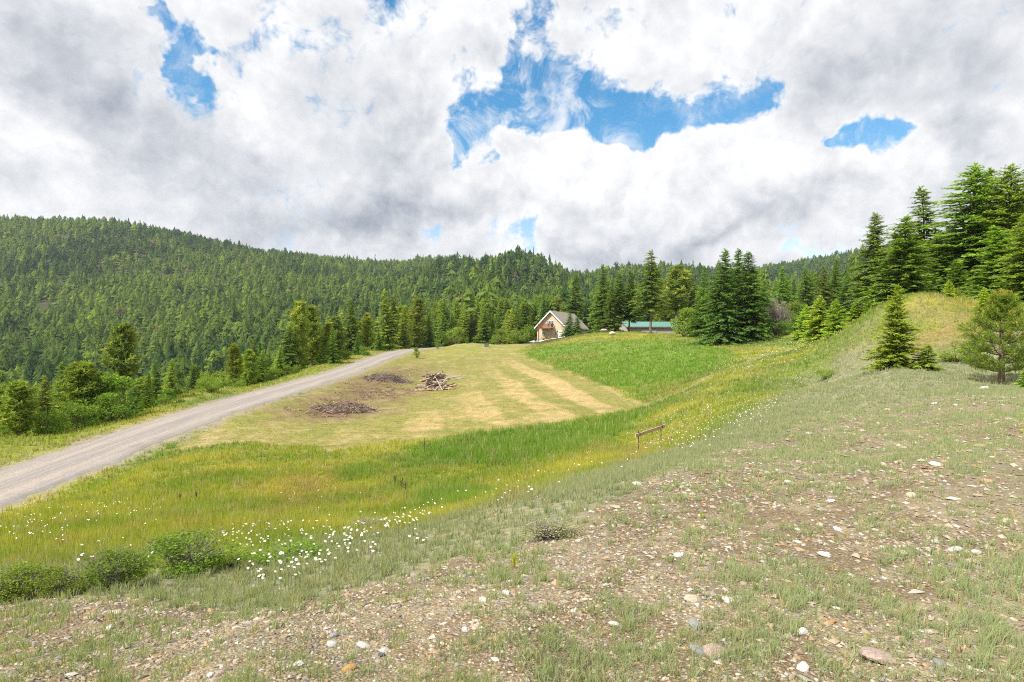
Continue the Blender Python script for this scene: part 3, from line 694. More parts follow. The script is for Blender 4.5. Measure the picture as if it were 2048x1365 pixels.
KINDNAME = {'fir': 'fir_tree', 'big': 'fir_tree', 'dark': 'fir_tree', 'young': 'fir_tree', 'tall': 'fir_tree', 'larch': 'larch_tree', 'pine': 'pine_tree', 'leafy': 'leafy_shrub'}
KINDCAT = {'fir_tree': 'fir tree', 'larch_tree': 'larch tree', 'pine_tree': 'pine tree', 'leafy_shrub': 'shrub'}
_tr = random.Random(4)
def plant(kind, x, y, H, label, group=None, var=None, wide=1.0, sink=.0, rz=None):
    v = _tr.randrange(len(PROTO[kind])) if var is None else var
    cr, tk = PROTO[kind][v]; nm = KINDNAME[kind]
    root = empty(nm, (x, y, h(x, y)-sink), _tr.uniform(0, 6.28) if rz is None else rz)
    root.scale = (H*wide, H*wide, H)
    tag(root, label, KINDCAT[nm], group)
    link('crown', cr, root); link('trunk', tk, root)
    return root
def plant_px(kind, px, top, D, label, group=None, var=None, wide=1.0, **kw):
    x = (px-CX)/F*D; zt = (CY-top)/F*D; g = h(x, D)
    return plant(kind, x, D, max(zt-g, .6), label, group, var, wide, **kw)

ROW = 'trees lining the far side of the road'
left = [('pine', 38, 765, 31.5, 'pale yellow-green pine lowest beside the road, its trunk showing', 3, 1.15), ('larch', 88, 752, 34, 'bright green larch behind the lowest roadside pine', 0, 1.2), ('fir', 122, 726, 38, 'dark green pointed fir left of the spreading roadside pines', 2, 1.1),
 ('pine', 165, 728, 37, 'bushy yellow-green pine with drooping limbs above the roadside', 3, 1.2), ('leafy', 205, 742, 37, 'rusty-topped leafy bush just left of the lone tall roadside pine', 0, 1.0), ('pine', 247, 648, 43, 'lone tall thin-crowned pine rising over the roadside bushes', 2, .85),
 ('larch', 297, 745, 43.5, 'small yellow larch right of the lone tall roadside pine', 0, 1.0), ('larch', 343, 719, 47, 'bright lime larch standing among the roadside bushes', 0, 1.1), ('fir', 312, 722, 52, 'blue-green fir just behind the small yellow larch', 1, 1.2), ('larch', 386, 730, 50, 'open larch right of the bright lime larch', 1, 1.1),
 ('pine', 468, 690, 57, 'slender pine with a bare grey trunk by the road bend', 0, .9), ('pine', 500, 700, 62, 'round bushy pine right of the slender grey-trunked pine', 1, 1.1), ('leafy', 430, 738, 54, 'pale green leafy bush below the slender grey-trunked pine', 2, .8),
 ('pine', 598, 604, 78, 'big rounded grey-green pine, left one of the roadside pair', 1, .80), ('pine', 622, 614, 84, 'tall grey-green pine, right one of the roadside pair', 0, .85), ('pine', 655, 646, 86, 'grey-green pine right of the big roadside pair', 1, .95), ('fir', 665, 655, 80, 'green fir in front of the smaller roadside pine', 2, 1.05),
 ('larch', 560, 692, 70, 'yellow-green young larch left of the big roadside pines', 0, 1.3), ('larch', 703, 598, 105, 'tall thin pine-green larch with its bare trunk by the road', 1, .9), ('pine', 735, 627, 108, 'bushy pine between the tall larches at the road top', 1, 1.0), ('larch', 770, 580, 122, 'tallest bright green larch at the top of the road', 0, 1.1),
 ('tall', 786, 590, 124, 'grey open-limbed fir with paired trunks at the road top', 0, 1.0), ('larch', 808, 612, 128, 'bright larch leaning over the upper road', 0, 1.15), ('fir', 757, 655, 112, 'low spreading fir under the tallest larch', 2, 1.1), ('pine', 835, 600, 150, 'dark-trunked pine where the road disappears', 0, 1.0),
 ('fir', 858, 632, 152, 'dark fir beside the end of the road', 1, 1.2), ('fir', 715, 668, 96, 'short dense fir at the foot of the thin roadside larch', 0, 1.2), ('leafy', 728, 692, 95, 'rounded pale bush at the roadside below the pines', 1, 1.2)]
for k, px, top, D, lb, v, w in left: plant_px(k, px, top, D, lb, ROW, v, w*1.2)
LAWN = 'trees closing off the far lawn'
lawn = [('larch', 882, 598, 168, 'tall lime-green larch left of the lawn bushes'), ('larch', 903, 625, 162, 'yellow-green larch by the left end of the lawn'), ('leafy', 905, 650, 155, 'glowing yellow-green bush at the lawn edge'), ('larch', 928, 606, 170, 'slim green larch behind the lawn with dark trunk'),
 ('pine', 948, 622, 172, 'pale pine half hidden behind the lawn larches'), ('larch', 966, 598, 165, 'broad light green larch in the middle of the lawn row'), ('fir', 985, 625, 168, 'green fir beside the broad lawn larch'), ('pine', 1008, 600, 185, 'grey-green pine high behind the round lawn tree'), ('larch', 1025, 612, 168, 'larch right of the round lawn tree'),
 ('fir', 1046, 606, 178, 'blue-green fir left of the house'), ('fir', 1062, 630, 165, 'short fir beside the left wall of the house'), ('fir', 1086, 585, 190, 'dark fir peering over the house gable'), ('pine', 1118, 600, 195, 'pine behind the house roof ridge')]
for k, px, top, D, lb in lawn: plant_px(k, px, top, D, lb, LAWN, wide=1.05)
_bg = random.Random(88)
for i in range(46):
    y_ = _bg.uniform(60, 150); x_ = -29.5-_bg.uniform(0, 12)-.03*max(y_-90, 0); kk = _bg.choice(('fir', 'larch', 'pine', 'larch', 'larch'))
    H_ = _bg.uniform(5.5, 10.5)*(.6+.4*(y_-60)/90)
    nm_ = {'fir': 'fir', 'pine': 'pine', 'larch': 'larch'}[kk]; sec = 'beside the big roadside pine pair' if y_ < 88 else ('around the thin tall roadside larch' if y_ < 115 else 'around the tallest roadside larch')
    plant(kk, x_, y_, H_, 'mid-sized %s filling the belt %s' % (nm_, sec), '%s of the belt %s' % (nm_, sec), wide=_bg.uniform(1.15, 1.6))
for i in range(34):
    px_ = _bg.uniform(835, 1075); D_ = _bg.uniform(160, 182); kk = _bg.choice(('fir', 'larch', 'larch', 'pine', 'fir')); nm_ = kk
    sec = 'behind the left half of the lawn' if px_ < 950 else 'behind the right half of the lawn'
    plant_px(kk, px_, _bg.uniform(596, 645), D_, 'green %s filling the tree line %s' % (nm_, sec), '%s of the tree line %s' % (nm_, sec), wide=_bg.uniform(1.15, 1.5))
plant_px('leafy', 996, 656, 146, 'round light green leafy tree on the far lawn', None, 0, 1.25)
plant_px('leafy', 1062, 650, 153, 'dark leafy bush against the left side of the house', None, 1, 1.2)
for dx_, tp in ((1046, 655), (1030, 664)): plant_px('leafy', dx_, tp, 152, 'low green bush left of the house among the lawn edge shrubs', 'low bushes left of the house', 2, 1.2)
HOUSE_TR = 'conifers between the house and the green-roofed shed'
mid = [('fir', 1139, 620, 134, 'left one of two small firs in front of the house roof', 0, 1.45), ('fir', 1155, 626, 133, 'right one of two small firs in front of the house roof', 2, 1.5), ('tall', 1152, 548, 182, 'tall open pine-like fir rising behind the house roof', 1, 1.2),
 ('tall', 1194, 588, 140, 'open fir at the right end of the house roof', 1, 1.35), ('tall', 1204, 530, 128, 'tallest fir of the clump right of the house', 1, 1.15), ('fir', 1208, 575, 132, 'dense bright fir in front of the clump right of the house', 2, 1.25), ('fir', 1224, 560, 122, 'drooping fir in the middle of the clump by the house', 0, 1.1), ('tall', 1238, 545, 124, 'fir with a bare lower trunk in the clump by the house', 0, 1.25),
 ('tall', 1259, 540, 126, 'rightmost fir of the clump by the house', 1, 1.15), ('tall', 1302, 502, 108, 'tall lone fir with a long bare trunk before the green roof', 0, 1.25), ('pine', 1330, 560, 150, 'pine behind the green-roofed shed', 0, 1.2), ('fir', 1283, 590, 165, 'dark fir behind the left end of the shed', 1, 1.3), ('fir', 1320, 600, 165, 'dark fir behind the middle of the shed', 0, 1.4),
 ('pine', 1355, 532, 125, 'round-topped pine with a straight pale trunk right of the shed', 2, 1.25), ('tall', 1383, 540, 130, 'rusty-tinged open fir right of the round-topped pine', 0, 1.1)]
for k, px, top, D, lb, v, w in mid: plant_px(k, px, top, D, lb, HOUSE_TR, v, w*1.2)
plant_px('fir', 1408, 532, 92, 'light green broad fir left of the dark fir trio', None, 2, 1.15)
plant_px('leafy', 1368, 612, 94, 'bright leafy bush at the foot of the light green fir', None, 0, 1.3)
plant_px('leafy', 1395, 630, 92, 'lower leafy bush tucked under the light green fir', None, 1, 1.3)
TRIO = 'three dark firs side by side on the meadow crest'
plant_px('dark', 1449, 500, 76, 'left spire of the three dark firs on the crest', TRIO, 0, 1.35)
plant_px('dark', 1474, 499, 80, 'middle spire of the three dark firs on the crest', TRIO, 0, 1.2, rz=2.1)
plant_px('dark', 1500, 503, 77, 'right spire of the three dark firs on the crest', TRIO, 0, 1.4, rz=4.4)
RIGHT = 'firs standing along the right-hand wood edge'
right = [('fir', 1528, 560, 92, 'fir just right of the dark trio', 0, 1.2), ('fir', 1566, 534, 108, 'pointed green fir behind the bare grey bush', 2, 1.2), ('fir', 1610, 535, 104, 'bushy dark fir right of the bare grey bush', 1, 1.25), ('tall', 1648, 532, 96, 'thin half-dead fir with a pinkish bare trunk', 0, 1.0), ('fir', 1670, 518, 100, 'dense rounded fir behind the half-dead one', 1, 1.2),
 ('fir', 1692, 545, 88, 'blue-grey fir left of the tall larch', 1, 1.3), ('young', 1640, 592, 60, 'pale young fir at the meadow edge, left of a pair', 0, 1.1), ('young', 1672, 600, 53, 'pale young fir at the meadow edge, right of a pair', 1, 1.05), ('young', 1612, 610, 70, 'small light fir left of the pale pair', 1, 1.0), ('young', 1712, 600, 56, 'bright young fir under the tall larch', 0, 1.2),
 ('fir', 1738, 580, 50, 'short dark fir between the larch and the mound', 2, 1.1), ('larch', 1748, 428, 56, 'tall dark larch with bare lower trunk on the wood edge', 1, 1.05), ('big', 1812, 432, 47, 'large spreading fir above the small mound', 0, .95), ('tall', 1842, 376, 60, 'brownish open-topped fir behind the large spreading one', 1, 1.25), ('fir', 1792, 470, 60, 'slim fir tip left of the brownish open-topped fir', 1, 1.0),
 ('big', 1876, 470, 52, 'dark fir right of the large spreading fir', 1, .9), ('big', 1944, 332, 52, 'tall fir, left spire of the high group at the frame edge', 1, .95), ('big', 1978, 340, 54, 'tall fir, middle of the high group at the frame edge', 0, .85), ('big', 2016, 332, 50, 'tall fir with sparse top at the right frame edge', 1, .85), ('big', 2060, 350, 52, 'tall fir cut off by the right frame edge', 0, .9),
 ('big', 1912, 520, 45, 'low dense fir beneath the high group', 0, 1.0), ('big', 1990, 452, 37, 'broad sunlit fir in front of the high group', 0, 1.0), ('big', 2052, 430, 31, 'bright broad fir cut by the frame edge above the young pine', 0, .95), ('big', 1955, 545, 38, 'bushy fir at the top of the mound', 1, 1.1)]
for k, px, top, D, lb, v, w in right: plant_px(k, px, top, D, lb, RIGHT, v, w*(1.75 if k == 'big' else 1.3))
plant_px('leafy', 1592, 600, 82, 'round leafy bush right of the bare grey bush', None, 0, 1.05)
plant_px('leafy', 1572, 640, 78, 'low green bush under the bare grey bush', None, 1, 1.3)
plant_px('leafy', 1508, 640, 84, 'shadowy leafy bush right of the dark firs', None, 2, 1.0)
plant_px('leafy', 1905, 575, 36, 'leafy green undergrowth along the top of the mound', None, 2, 1.5)
plant_px('young', 1793, 571, 20, 'pale-tipped young fir standing alone on the grey slope', None, 0, 1.02, rz=.4)
plant_px('young', 1856, 688, 19.6, 'knee-high young fir touching the lone pale-tipped one', None, 1, 2.2)
plant_px('young', 2052, 768, 15.8, 'tiny yellow-green fir beside the young pine at the frame edge', None, 1, 1.5)
plant_px('young', 2086, 790, 8.2, 'fir cut off by the frame edge, only its branch tips in view', None, 0, 1.35)
plant_px('leafy', 1915, 695, 21.5, 'low flat green bush left of the young pine', None, 2, 2.2)
for px_, tp_, D_, lb_ in ((1742, 612, 40, 'small bright fir where the mound meets the wood'), (1898, 560, 33.5, 'small fir half way along the top of the mound'), (1968, 575, 29.5, 'low fir behind the young pine')):
    plant_px('young', px_, tp_, D_, lb_, None, 1, 1.15)
# bare grey bush
def bare_bush():
    g = np.random.default_rng(91); segs = []
    for i in range(230):
        a = g.uniform(0, 6.28); e = .40*g.uniform(.1, 1.0)**.7; zt = g.uniform(.5, 1.0)*(1-.35*(e/.4)**2)
        b = np.array([e*math.cos(a), e*math.sin(a), zt]); m_ = b*np.array([.45, .45, .55])+g.normal(0, .025, 3)
        segs.append((np.array([b*np.array([.08, .08, 0]), m_, b]), (.006, .004, .0015)))
        for j in range(3):
            c = m_+(b-m_)*g.uniform(.2, .9); d = c+g.normal(0, .05, 3)+np.array([0, 0, .07]); segs.append((np.array([c, d]), (.003, .001)))
    V, Q = tubes(segs, 3)
    me = mesh_np('bare_shrub', V, quads=Q, mats=(plain_mat('dead_twigs', (.30, .25, .245), .95, .05, .3, 9, 0),))
    D = 80; x = (1553-CX)/F*D; z = h(x, D); H = (CY-588)/F*D-z
    o = link('bare_shrub', me, None, (x, D, z)); o.scale = (H*1.0, H*1.0, H)
    tag(o, 'leafless grey bush between the dark firs and a leafy bush', 'shrub')
bare_bush()

# young long-needled pine close by on the right
def young_pine():
    g = np.random.default_rng(77); K = Kites(); limbs = []
    D = 17.5; x = (2003-CX)/F*D; z0 = h(x, D); H = (CY-582)/F*D-z0
    whorls = [(.13, .32, 5), (.22, .40, 5), (.31, .40, 7), (.43, .34, 7), (.56, .27, 6), (.68, .20, 6), (.79, .13, 5), (.88, .08, 5)]
    for (t, L, n) in whorls:
        a0 = g.uniform(0, 6.28)
        for i in range(n):
            a = a0+i*2*math.pi/n+g.normal(0, .2); o = np.array([math.cos(a), math.sin(a), 0]); lat = np.array([-o[1], o[0], 0]); Lb = L*g.uniform(.75, 1.1)
            s = np.linspace(0, 1, 7); path = np.array([0, 0, t])+o*(Lb*s)[:, None]; path[:, 2] += Lb*(.02*s+(.35+.5*t)*s*s)
            limbs.append((path, np.linspace(.008, .003, 7)))
            tips = [(path[-1], unit(path[-1]-path[-2]))]
            for j in (2, 3, 4, 5):
                for sg in (-1, 1):
                    if g.uniform() < .08: continue
                    e = path[j]+(lat*sg*.8+o*.7+np.array([0, 0, .30]))*Lb*.26*g.uniform(.6, 1.2)
                    limbs.append((np.array([path[j], e]), (.0035, .002))); tips.append((e, unit(e-path[j])))
            for c, d0 in tips:
                m = 36; off = g.uniform(-.055, .012, (m, 1)); d = unit(d0*.75+g.normal(0, .62, (m, 3))); side = unit(np.cross(d, g.normal(0, 1, (m, 3))))
                u = g.uniform(0, 1, (m, 1)); col = np.array((.062, .112, .018))*(1-u)+np.array((.135, .195, .034))*u
                K.add(c+d0*off, d, side, g.uniform(.042, .072, m), g.uniform(.004, .0075, m), col, .5)
                if t > .40 and g.uniform() < .35:        # pale upright candles
                    m = 12; pz_ = np.array([0, 0, 1.])*g.uniform(0, .05, (m, 1)); d = unit(np.array([0, 0, 1.0])+g.normal(0, .35, (m, 3))); side = unit(np.cross(d, g.normal(0, 1, (m, 3))))
                    K.add(c+pz_, d, side, np.full(m, .035), np.full(m, .007), np.tile((.22, .21, .05), (m, 1)))
    m = 60; zz = g.uniform(.90, 1.0, m); p = np.stack([0*zz, 0*zz, zz], 1); d = unit(np.array([0, 0, .9])+g.normal(0, .5, (m, 3))); side = unit(np.cross(d, g.normal(0, 1, (m, 3))))
    K.add(p, d, side, np.full(m, .045), np.full(m, .009), np.tile((.22, .21, .05), (m, 1)))
    zz = np.linspace(-.02, .99, 10); V, Q = tubes([(np.stack([0*zz, 0*zz, zz], 1), .030*np.clip(1.1-zz, .08, 1.2))], 8); V2, Q2 = tubes(limbs, 4)
    root = empty('pine_tree', (x, D, z0)); root.scale = (H,)*3
    link('crown', K.mesh('young_pine_crown', MAT_LEAF), root)
    link('trunk', mesh_np('young_pine_trunk', np.vstack([V, V2]), quads=np.vstack([Q, Q2+len(V)]), mats=(MAT_BARK,), smooth=True), root)
    tag(root, 'young long-needled pine with reddish trunk on the stony slope', 'pine tree')
young_pine()

# saplings on the mown ground
plant_px('leafy', 834, 694, 92, 'little yellow-green sapling nearest the road on the mown field', None, 0, .8)
plant_px('leafy', 876, 680, 118, 'yellow sapling on the lawn above the log pile', None, 0, .9)
plant_px('leafy', 934, 674, 130, 'slight green sapling on the far lawn', None, 1, .6)

# ------------------------------------------------------------------ the wooded hills
def hill_forest():
    g = np.random.default_rng(5)
    # candidates at a spacing that grows a little with distance
    pts = []
    for r0, r1, sp in ((34, 120, 4.6), (120, 260, 5.2), (260, 520, 6.4), (520, 1350, 7.4)):
        A = .5*1.66*(r1*r1-r0*r0); n = int(A/(sp*sp))
        r = np.sqrt(g.uniform(r0*r0, r1*r1, n)); th = g.uniform(-.83, .83, n)
        pts.append(np.stack([np.sin(th)*r, np.cos(th)*r, np.full(n, sp)], 1))
    p = np.concatenate(pts); x, y = p[:, 0], p[:, 1]; r = np.hypot(x, y)
    d, s = dist_line(x, y, ROADC)
    ok = ((x < -31-.02*np.maximum(y-60, 0)) & (y < 150)) | (r > 182) | ((y > 112) & (x < -30)) | ((x > .62*y+6) & (y > 60) & (g.uniform(0, 1, len(x)) < .3)) | ((y > 150) & (x < .0*y-14) & (y > 172))
    ok &= np.hypot(x-16, y-164) > 20
    ok &= (r > 170) | (np.abs(np.arctan2(x, y)) < .765)
    ok &= ~((r > 380) & (fbm(x, y, .03, 2, 45) < .17))
    p = p[ok]; x, y = p[:, 0], p[:, 1]; r = np.hypot(x, y); th = np.arctan2(x, y)
    z = h(x, y)
    H = g.uniform(9.5, 16, len(x))*(.8+.5*fbm(x, y, .008, 2, 46)); H *= np.where(r < 150, .72, 1.0)
    H *= np.where(g.uniform(0, 1, len(x)) < .06, 1.35, 1)*np.where(g.uniform(0, 1, len(x)) < .2, .65, 1)
    H = np.minimum(H, 15.5)*(1-.06*sstep(r, 320, 720))
    cap = np.where((y < 110) & (x < 0), -np.where(y < 75, .078, .052)*y-z, 99); H = np.minimum(H, cap); q = H > 2.5; x, y, z, H, r, th = (a[q] for a in (x, y, z, H, r, th))
    # drop what stands wholly behind rising ground
    tb = np.linspace(-.86, .86, 260); rb = np.exp(np.linspace(math.log(8), math.log(1500), 150))
    T, RR = np.meshgrid(tb, rb, indexing='ij'); E = ((h((np.sin(T)*RR).ravel(), (np.cos(T)*RR).ravel()).reshape(T.shape)) + np.where(RR > 200, 3.0, -.5))/RR
    M = np.maximum.accumulate(E, axis=1)
    it = np.clip(np.round((th+.86)/1.72*259).astype(int), 0, 259); ir = np.clip(np.searchsorted(rb, r*.97)-2, 0, 149)
    keep = (z+H)/r > M[it, ir]-.004
    x, y, z, H, r, th = (a[keep] for a in (x, y, z, H, r, th))
    order = np.argsort(-(H/r)); n_ind = 240
    return x, y, z, H, r, order[:n_ind], order[n_ind:]
fx, fy, fz, fH, fr, f_ind, f_rest = hill_forest()
_adj = {'fir': 'dark green fir', 'pine': 'grey-green pine', 'larch': 'light green larch'}
_reg = [(120, 'in the forest at the left frame edge'), (300, 'in the forest behind the lone tall roadside pine'), (430, 'in the forest behind the bright lime larch'), (560, 'in the forest above the slender grey-trunked roadside pine'), (690, 'in the forest behind the big roadside pine pair'), (820, 'in the forest behind the tallest bright roadside larch'),
        (960, 'in the forest behind the yellow-green lawn bushes'), (1080, 'in the forest behind the round lawn tree'), (1260, 'in the wood behind the house roof'), (1440, 'in the wood behind the green-roofed shed'), (1640, 'in the wood behind the bare grey bush'), (1800, 'in the wood behind the tall dark larch'), (9999, 'in the wood behind the large spreading fir')]
for i in f_ind:
    u = _tr.random(); k = 'fir' if u < .55 else ('pine' if u < .83 else 'larch')
    px_ = CX+F*fx[i]/fy[i]; rg = next(t for lim, t in _reg if px_ < lim)
    if fx[i] > 0: k = 'fir'
    lb = _adj[k]+' '+rg
    plant(k, float(fx[i]), float(fy[i]), float(fH[i]), lb, lb.replace(_adj[k], {'fir': 'firs', 'pine': 'pines', 'larch': 'larches'}[k]), wide=_tr.uniform(1.1, 1.45), sink=.1)
def far_forest():
    g = np.random.default_rng(6)
    def template(shape, lay, m, wid):
        V = []; T = []; half = math.pi/m*.80
        for j in range(lay):
            u = (j+g.uniform(-.3, .3))/lay; u = min(max(u, 0), .97); t0 = .06+.88*u; dt_ = 1.25/lay+.045
            if shape == 'spire': rr = wid*(1-u)**.85
            elif shape == 'broad': rr = wid*1.25*(1-u)**.62
            else: t0 = .25+.70*u; rr = wid*1.2*math.sqrt(max(1-(2*u-.75)**2*.55, .05))*(1.05-u*.6)
            a = g.uniform(0, 6.28)+np.arange(m)*2*math.pi/m+g.normal(0, .25, m)
            for k in range(m):
                o = len(V); r1 = (rr+.006)*g.uniform(.5, 1.35); zb = t0+g.normal(0, .018); zt = min(zb+dt_*g.uniform(.6, 1.15), 1.02); ia = rr*.15
                hf = half*g.uniform(.6, 1.2)
                V += [(ia*math.cos(a[k]), ia*math.sin(a[k]), zt), (r1*math.cos(a[k]-hf), r1*math.sin(a[k]-hf), zb+g.normal(0, .012)), (r1*1.05*math.cos(a[k]+hf), r1*1.05*math.sin(a[k]+hf), zb+g.normal(0, .012))]; T.append((o, o+1, o+2))
        o = len(V); V += [(-.012, 0, -.05), (.012, 0, -.05), (0, 0, .35 if shape != 'round' else .6)]; T.append((o, o+1, o+2))
        o = len(V); V += [(0, -.012, -.05), (0, .012, -.05), (0, 0, .35 if shape != 'round' else .6)]; T.append((o, o+1, o+2))
        return np.array(V), np.array(T)
    VV = []; TT = []; CC = []; o = 0
    n1 = fbm(fx, fy, .010, 3, 47); big_ = fbm(fx, fy, .0035, 2, 48); n2 = g.uniform(0, 1, len(fx))
    for lo, hi, lay, m_ in ((0, 300, 17, 9), (300, 560, 9, 7), (560, 9999, 5, 5)):
        idx = f_rest[(fr[f_rest] >= lo) & (fr[f_rest] < hi)]; kind = g.integers(0, 12, len(idx))
        for q in range(12):
            sel = idx[kind == q]
            if not len(sel): continue
            V, T = template(('spire', 'broad', 'round', 'broad', 'spire', 'broad')[q % 6], lay, m_, .18+.03*(q % 4)); m = len(V); k = len(sel)
            a = g.uniform(0, 6.28, k); Hh = fH[sel][:, None]*np.exp(g.normal(0, .17, (k, 1))); w = Hh*g.uniform(.95, 1.45, (k, 1)); tall_ = g.uniform(0, 1, (k, 1)) < .07; Hh = np.where(tall_, Hh*1.2, Hh); w = np.where(tall_, w*.6, w)
            X = (V[None, :, 0]*np.cos(a)[:, None]-V[None, :, 1]*np.sin(a)[:, None])*w+fx[sel][:, None]+V[None, :, 2]*g.normal(0, .03, (k, 1))*Hh
            Y = (V[None, :, 0]*np.sin(a)[:, None]+V[None, :, 1]*np.cos(a)[:, None])*w+fy[sel][:, None]
            VV.append(np.stack([X, Y, V[None, :, 2]*Hh+fz[sel][:, None]], -1).reshape(-1, 3)); TT.append((T[None]+np.arange(k)[:, None, None]*m).reshape(-1, 3)+o); o += k*m
            u = np.clip((n2[sel]*.95+(n1[sel]-.5)*1.5+(big_[sel]-.45)*1.0), 0, 1)[:, None]
            c = np.array((.028, .064, .027))*(1-u)+np.array((.108, .160, .040))*u
            rare = g.uniform(0, 1, (k, 1)); c = np.where(rare < .010, np.array((.13, .105, .085)), c); c = np.where(rare > .95, np.array((.15, .21, .04)), c)
            c = np.repeat(c[:, None], m, 1)*np.repeat(g.uniform(.82, 1.18, (k, m//3, 1)), 3, 1)
            c[:, -6:] = (.13, .11, .095)
            CC.append(c.reshape(-1, 3))
    # bare grey snags standing out of the canopy
    sn = f_rest[g.uniform(0, 1, len(f_rest)) < .012]; segs = [(np.array([(fx[i], fy[i], fz[i]), (fx[i]+g.normal(0, .2), fy[i], fz[i]+fH[i]*g.uniform(.9, 1.25))]), (.16, .05)) for i in sn]
    V, Q = tubes(segs, 3); VV.append(V); TT.append(np.concatenate([Q[:, [0, 1, 2]], Q[:, [0, 2, 3]]])+o); CC.append(np.tile((.17, .155, .145), (len(V), 1)))
    o_ = link('forest', mesh_np('forest', np.concatenate(VV), tris=np.concatenate(TT), mats=(tint_mat('forest_foliage', .45, rnd=0, gain=1.85),), color=np.concatenate(CC)))
    tag(o_, 'dense conifer forest covering the hills behind', 'forest', kind='stuff')
    print('forest trees', len(f_rest), 'tris', sum(len(t) for t in TT))
far_forest()
# ------------------------------------------------------------------ house
def box(x0, x1, y0, y1, z0, z1):
    v = np.array([(x, y, z) for z in (z0, z1) for y in (y0, y1) for x in (x0, x1)], float)
    q = [(0, 2, 3, 1), (4, 5, 7, 6), (0, 1, 5, 4), (2, 6, 7, 3), (0, 4, 6, 2), (1, 3, 7, 5)]
    return v, q
def join(*shapes):
    V = []; Q = []; o = 0
    for v, q in shapes: V.append(np.asarray(v, float)); Q += [tuple(i+o for i in f) for f in q]; o += len(v)
    return np.vstack(V), Q
def poly_obj(name, shape, mat, parent=None, loc=None, smooth=False):
    v, q = shape; me = bpy.data.meshes.new(name); me.from_pydata([tuple(p) for p in v], [], [tuple(f) for f in q]); me.materials.append(mat); me.update()
    if smooth: me.polygons.foreach_set('use_smooth', [True]*len(me.polygons))
    return link(name, me, parent, loc)
def prism(profile, y0, y1):
    """profile of (x, z) points extruded along y"""
    n = len(profile); v = [(x, y0, z) for x, z in profile]+[(x, y1, z) for x, z in profile]
    q = [tuple(range(n)), tuple(range(2*n-1, n-1, -1))]+[(i, i+n, (i+1) % n+n, (i+1) % n) for i in range(n)]
    return np.array(v), q
def lap_mat(name, col):
    m, N, out = new_mat(name); co = N.n('ShaderNodeTexCoord').outputs['Object']
    sp = N.n('ShaderNodeSeparateXYZ'); N.t.links.new(co, sp.inputs[0])
    lap = N.m('FRACT', N.mul(sp.outputs[2], 6.0)); n1 = N.noise(co, 2.0, 5, .6)
    c = N.mix(N.step(n1, .3, .7), tuple(a*.93 for a in col), tuple(a*1.05 for a in col))
    principled(N, out, c, .7, .25, bumpn(N, lap, .6, .02)); return m
M_WALL = lap_mat('cream_siding', (.66, .545, .40)); M_WHITE = plain_mat('white_trim', (.80, .79, .76), .6, .3, .05, 3, 0)
M_SHINGLE = plain_mat('brown_shingles', (.34, .295, .26), .95, .1, .25, 5, .6, .03); M_DECK = plain_mat('red_brown_wood', (.22, .085, .038), .7, .2, .3, 6, .3)
M_CONC = plain_mat('concrete', (.45, .43, .40), .9, .1, .12, 3, .3); M_DARKMETAL = plain_mat('dark_metal', (.03, .028, .027), .5, .4, .2, 4, 0); M_RUST = plain_mat('rusty_steel', (.11, .065, .045), .8, .3, .4, 9, .3)
M_YELLOW = plain_mat('yellow_wood', (.62, .44, .15), .7, .2, .15, 4, .2)
mg, Ng, og = new_mat('window_glass'); bg_ = principled(Ng, og, (.10, .125, .15), .08, .6)
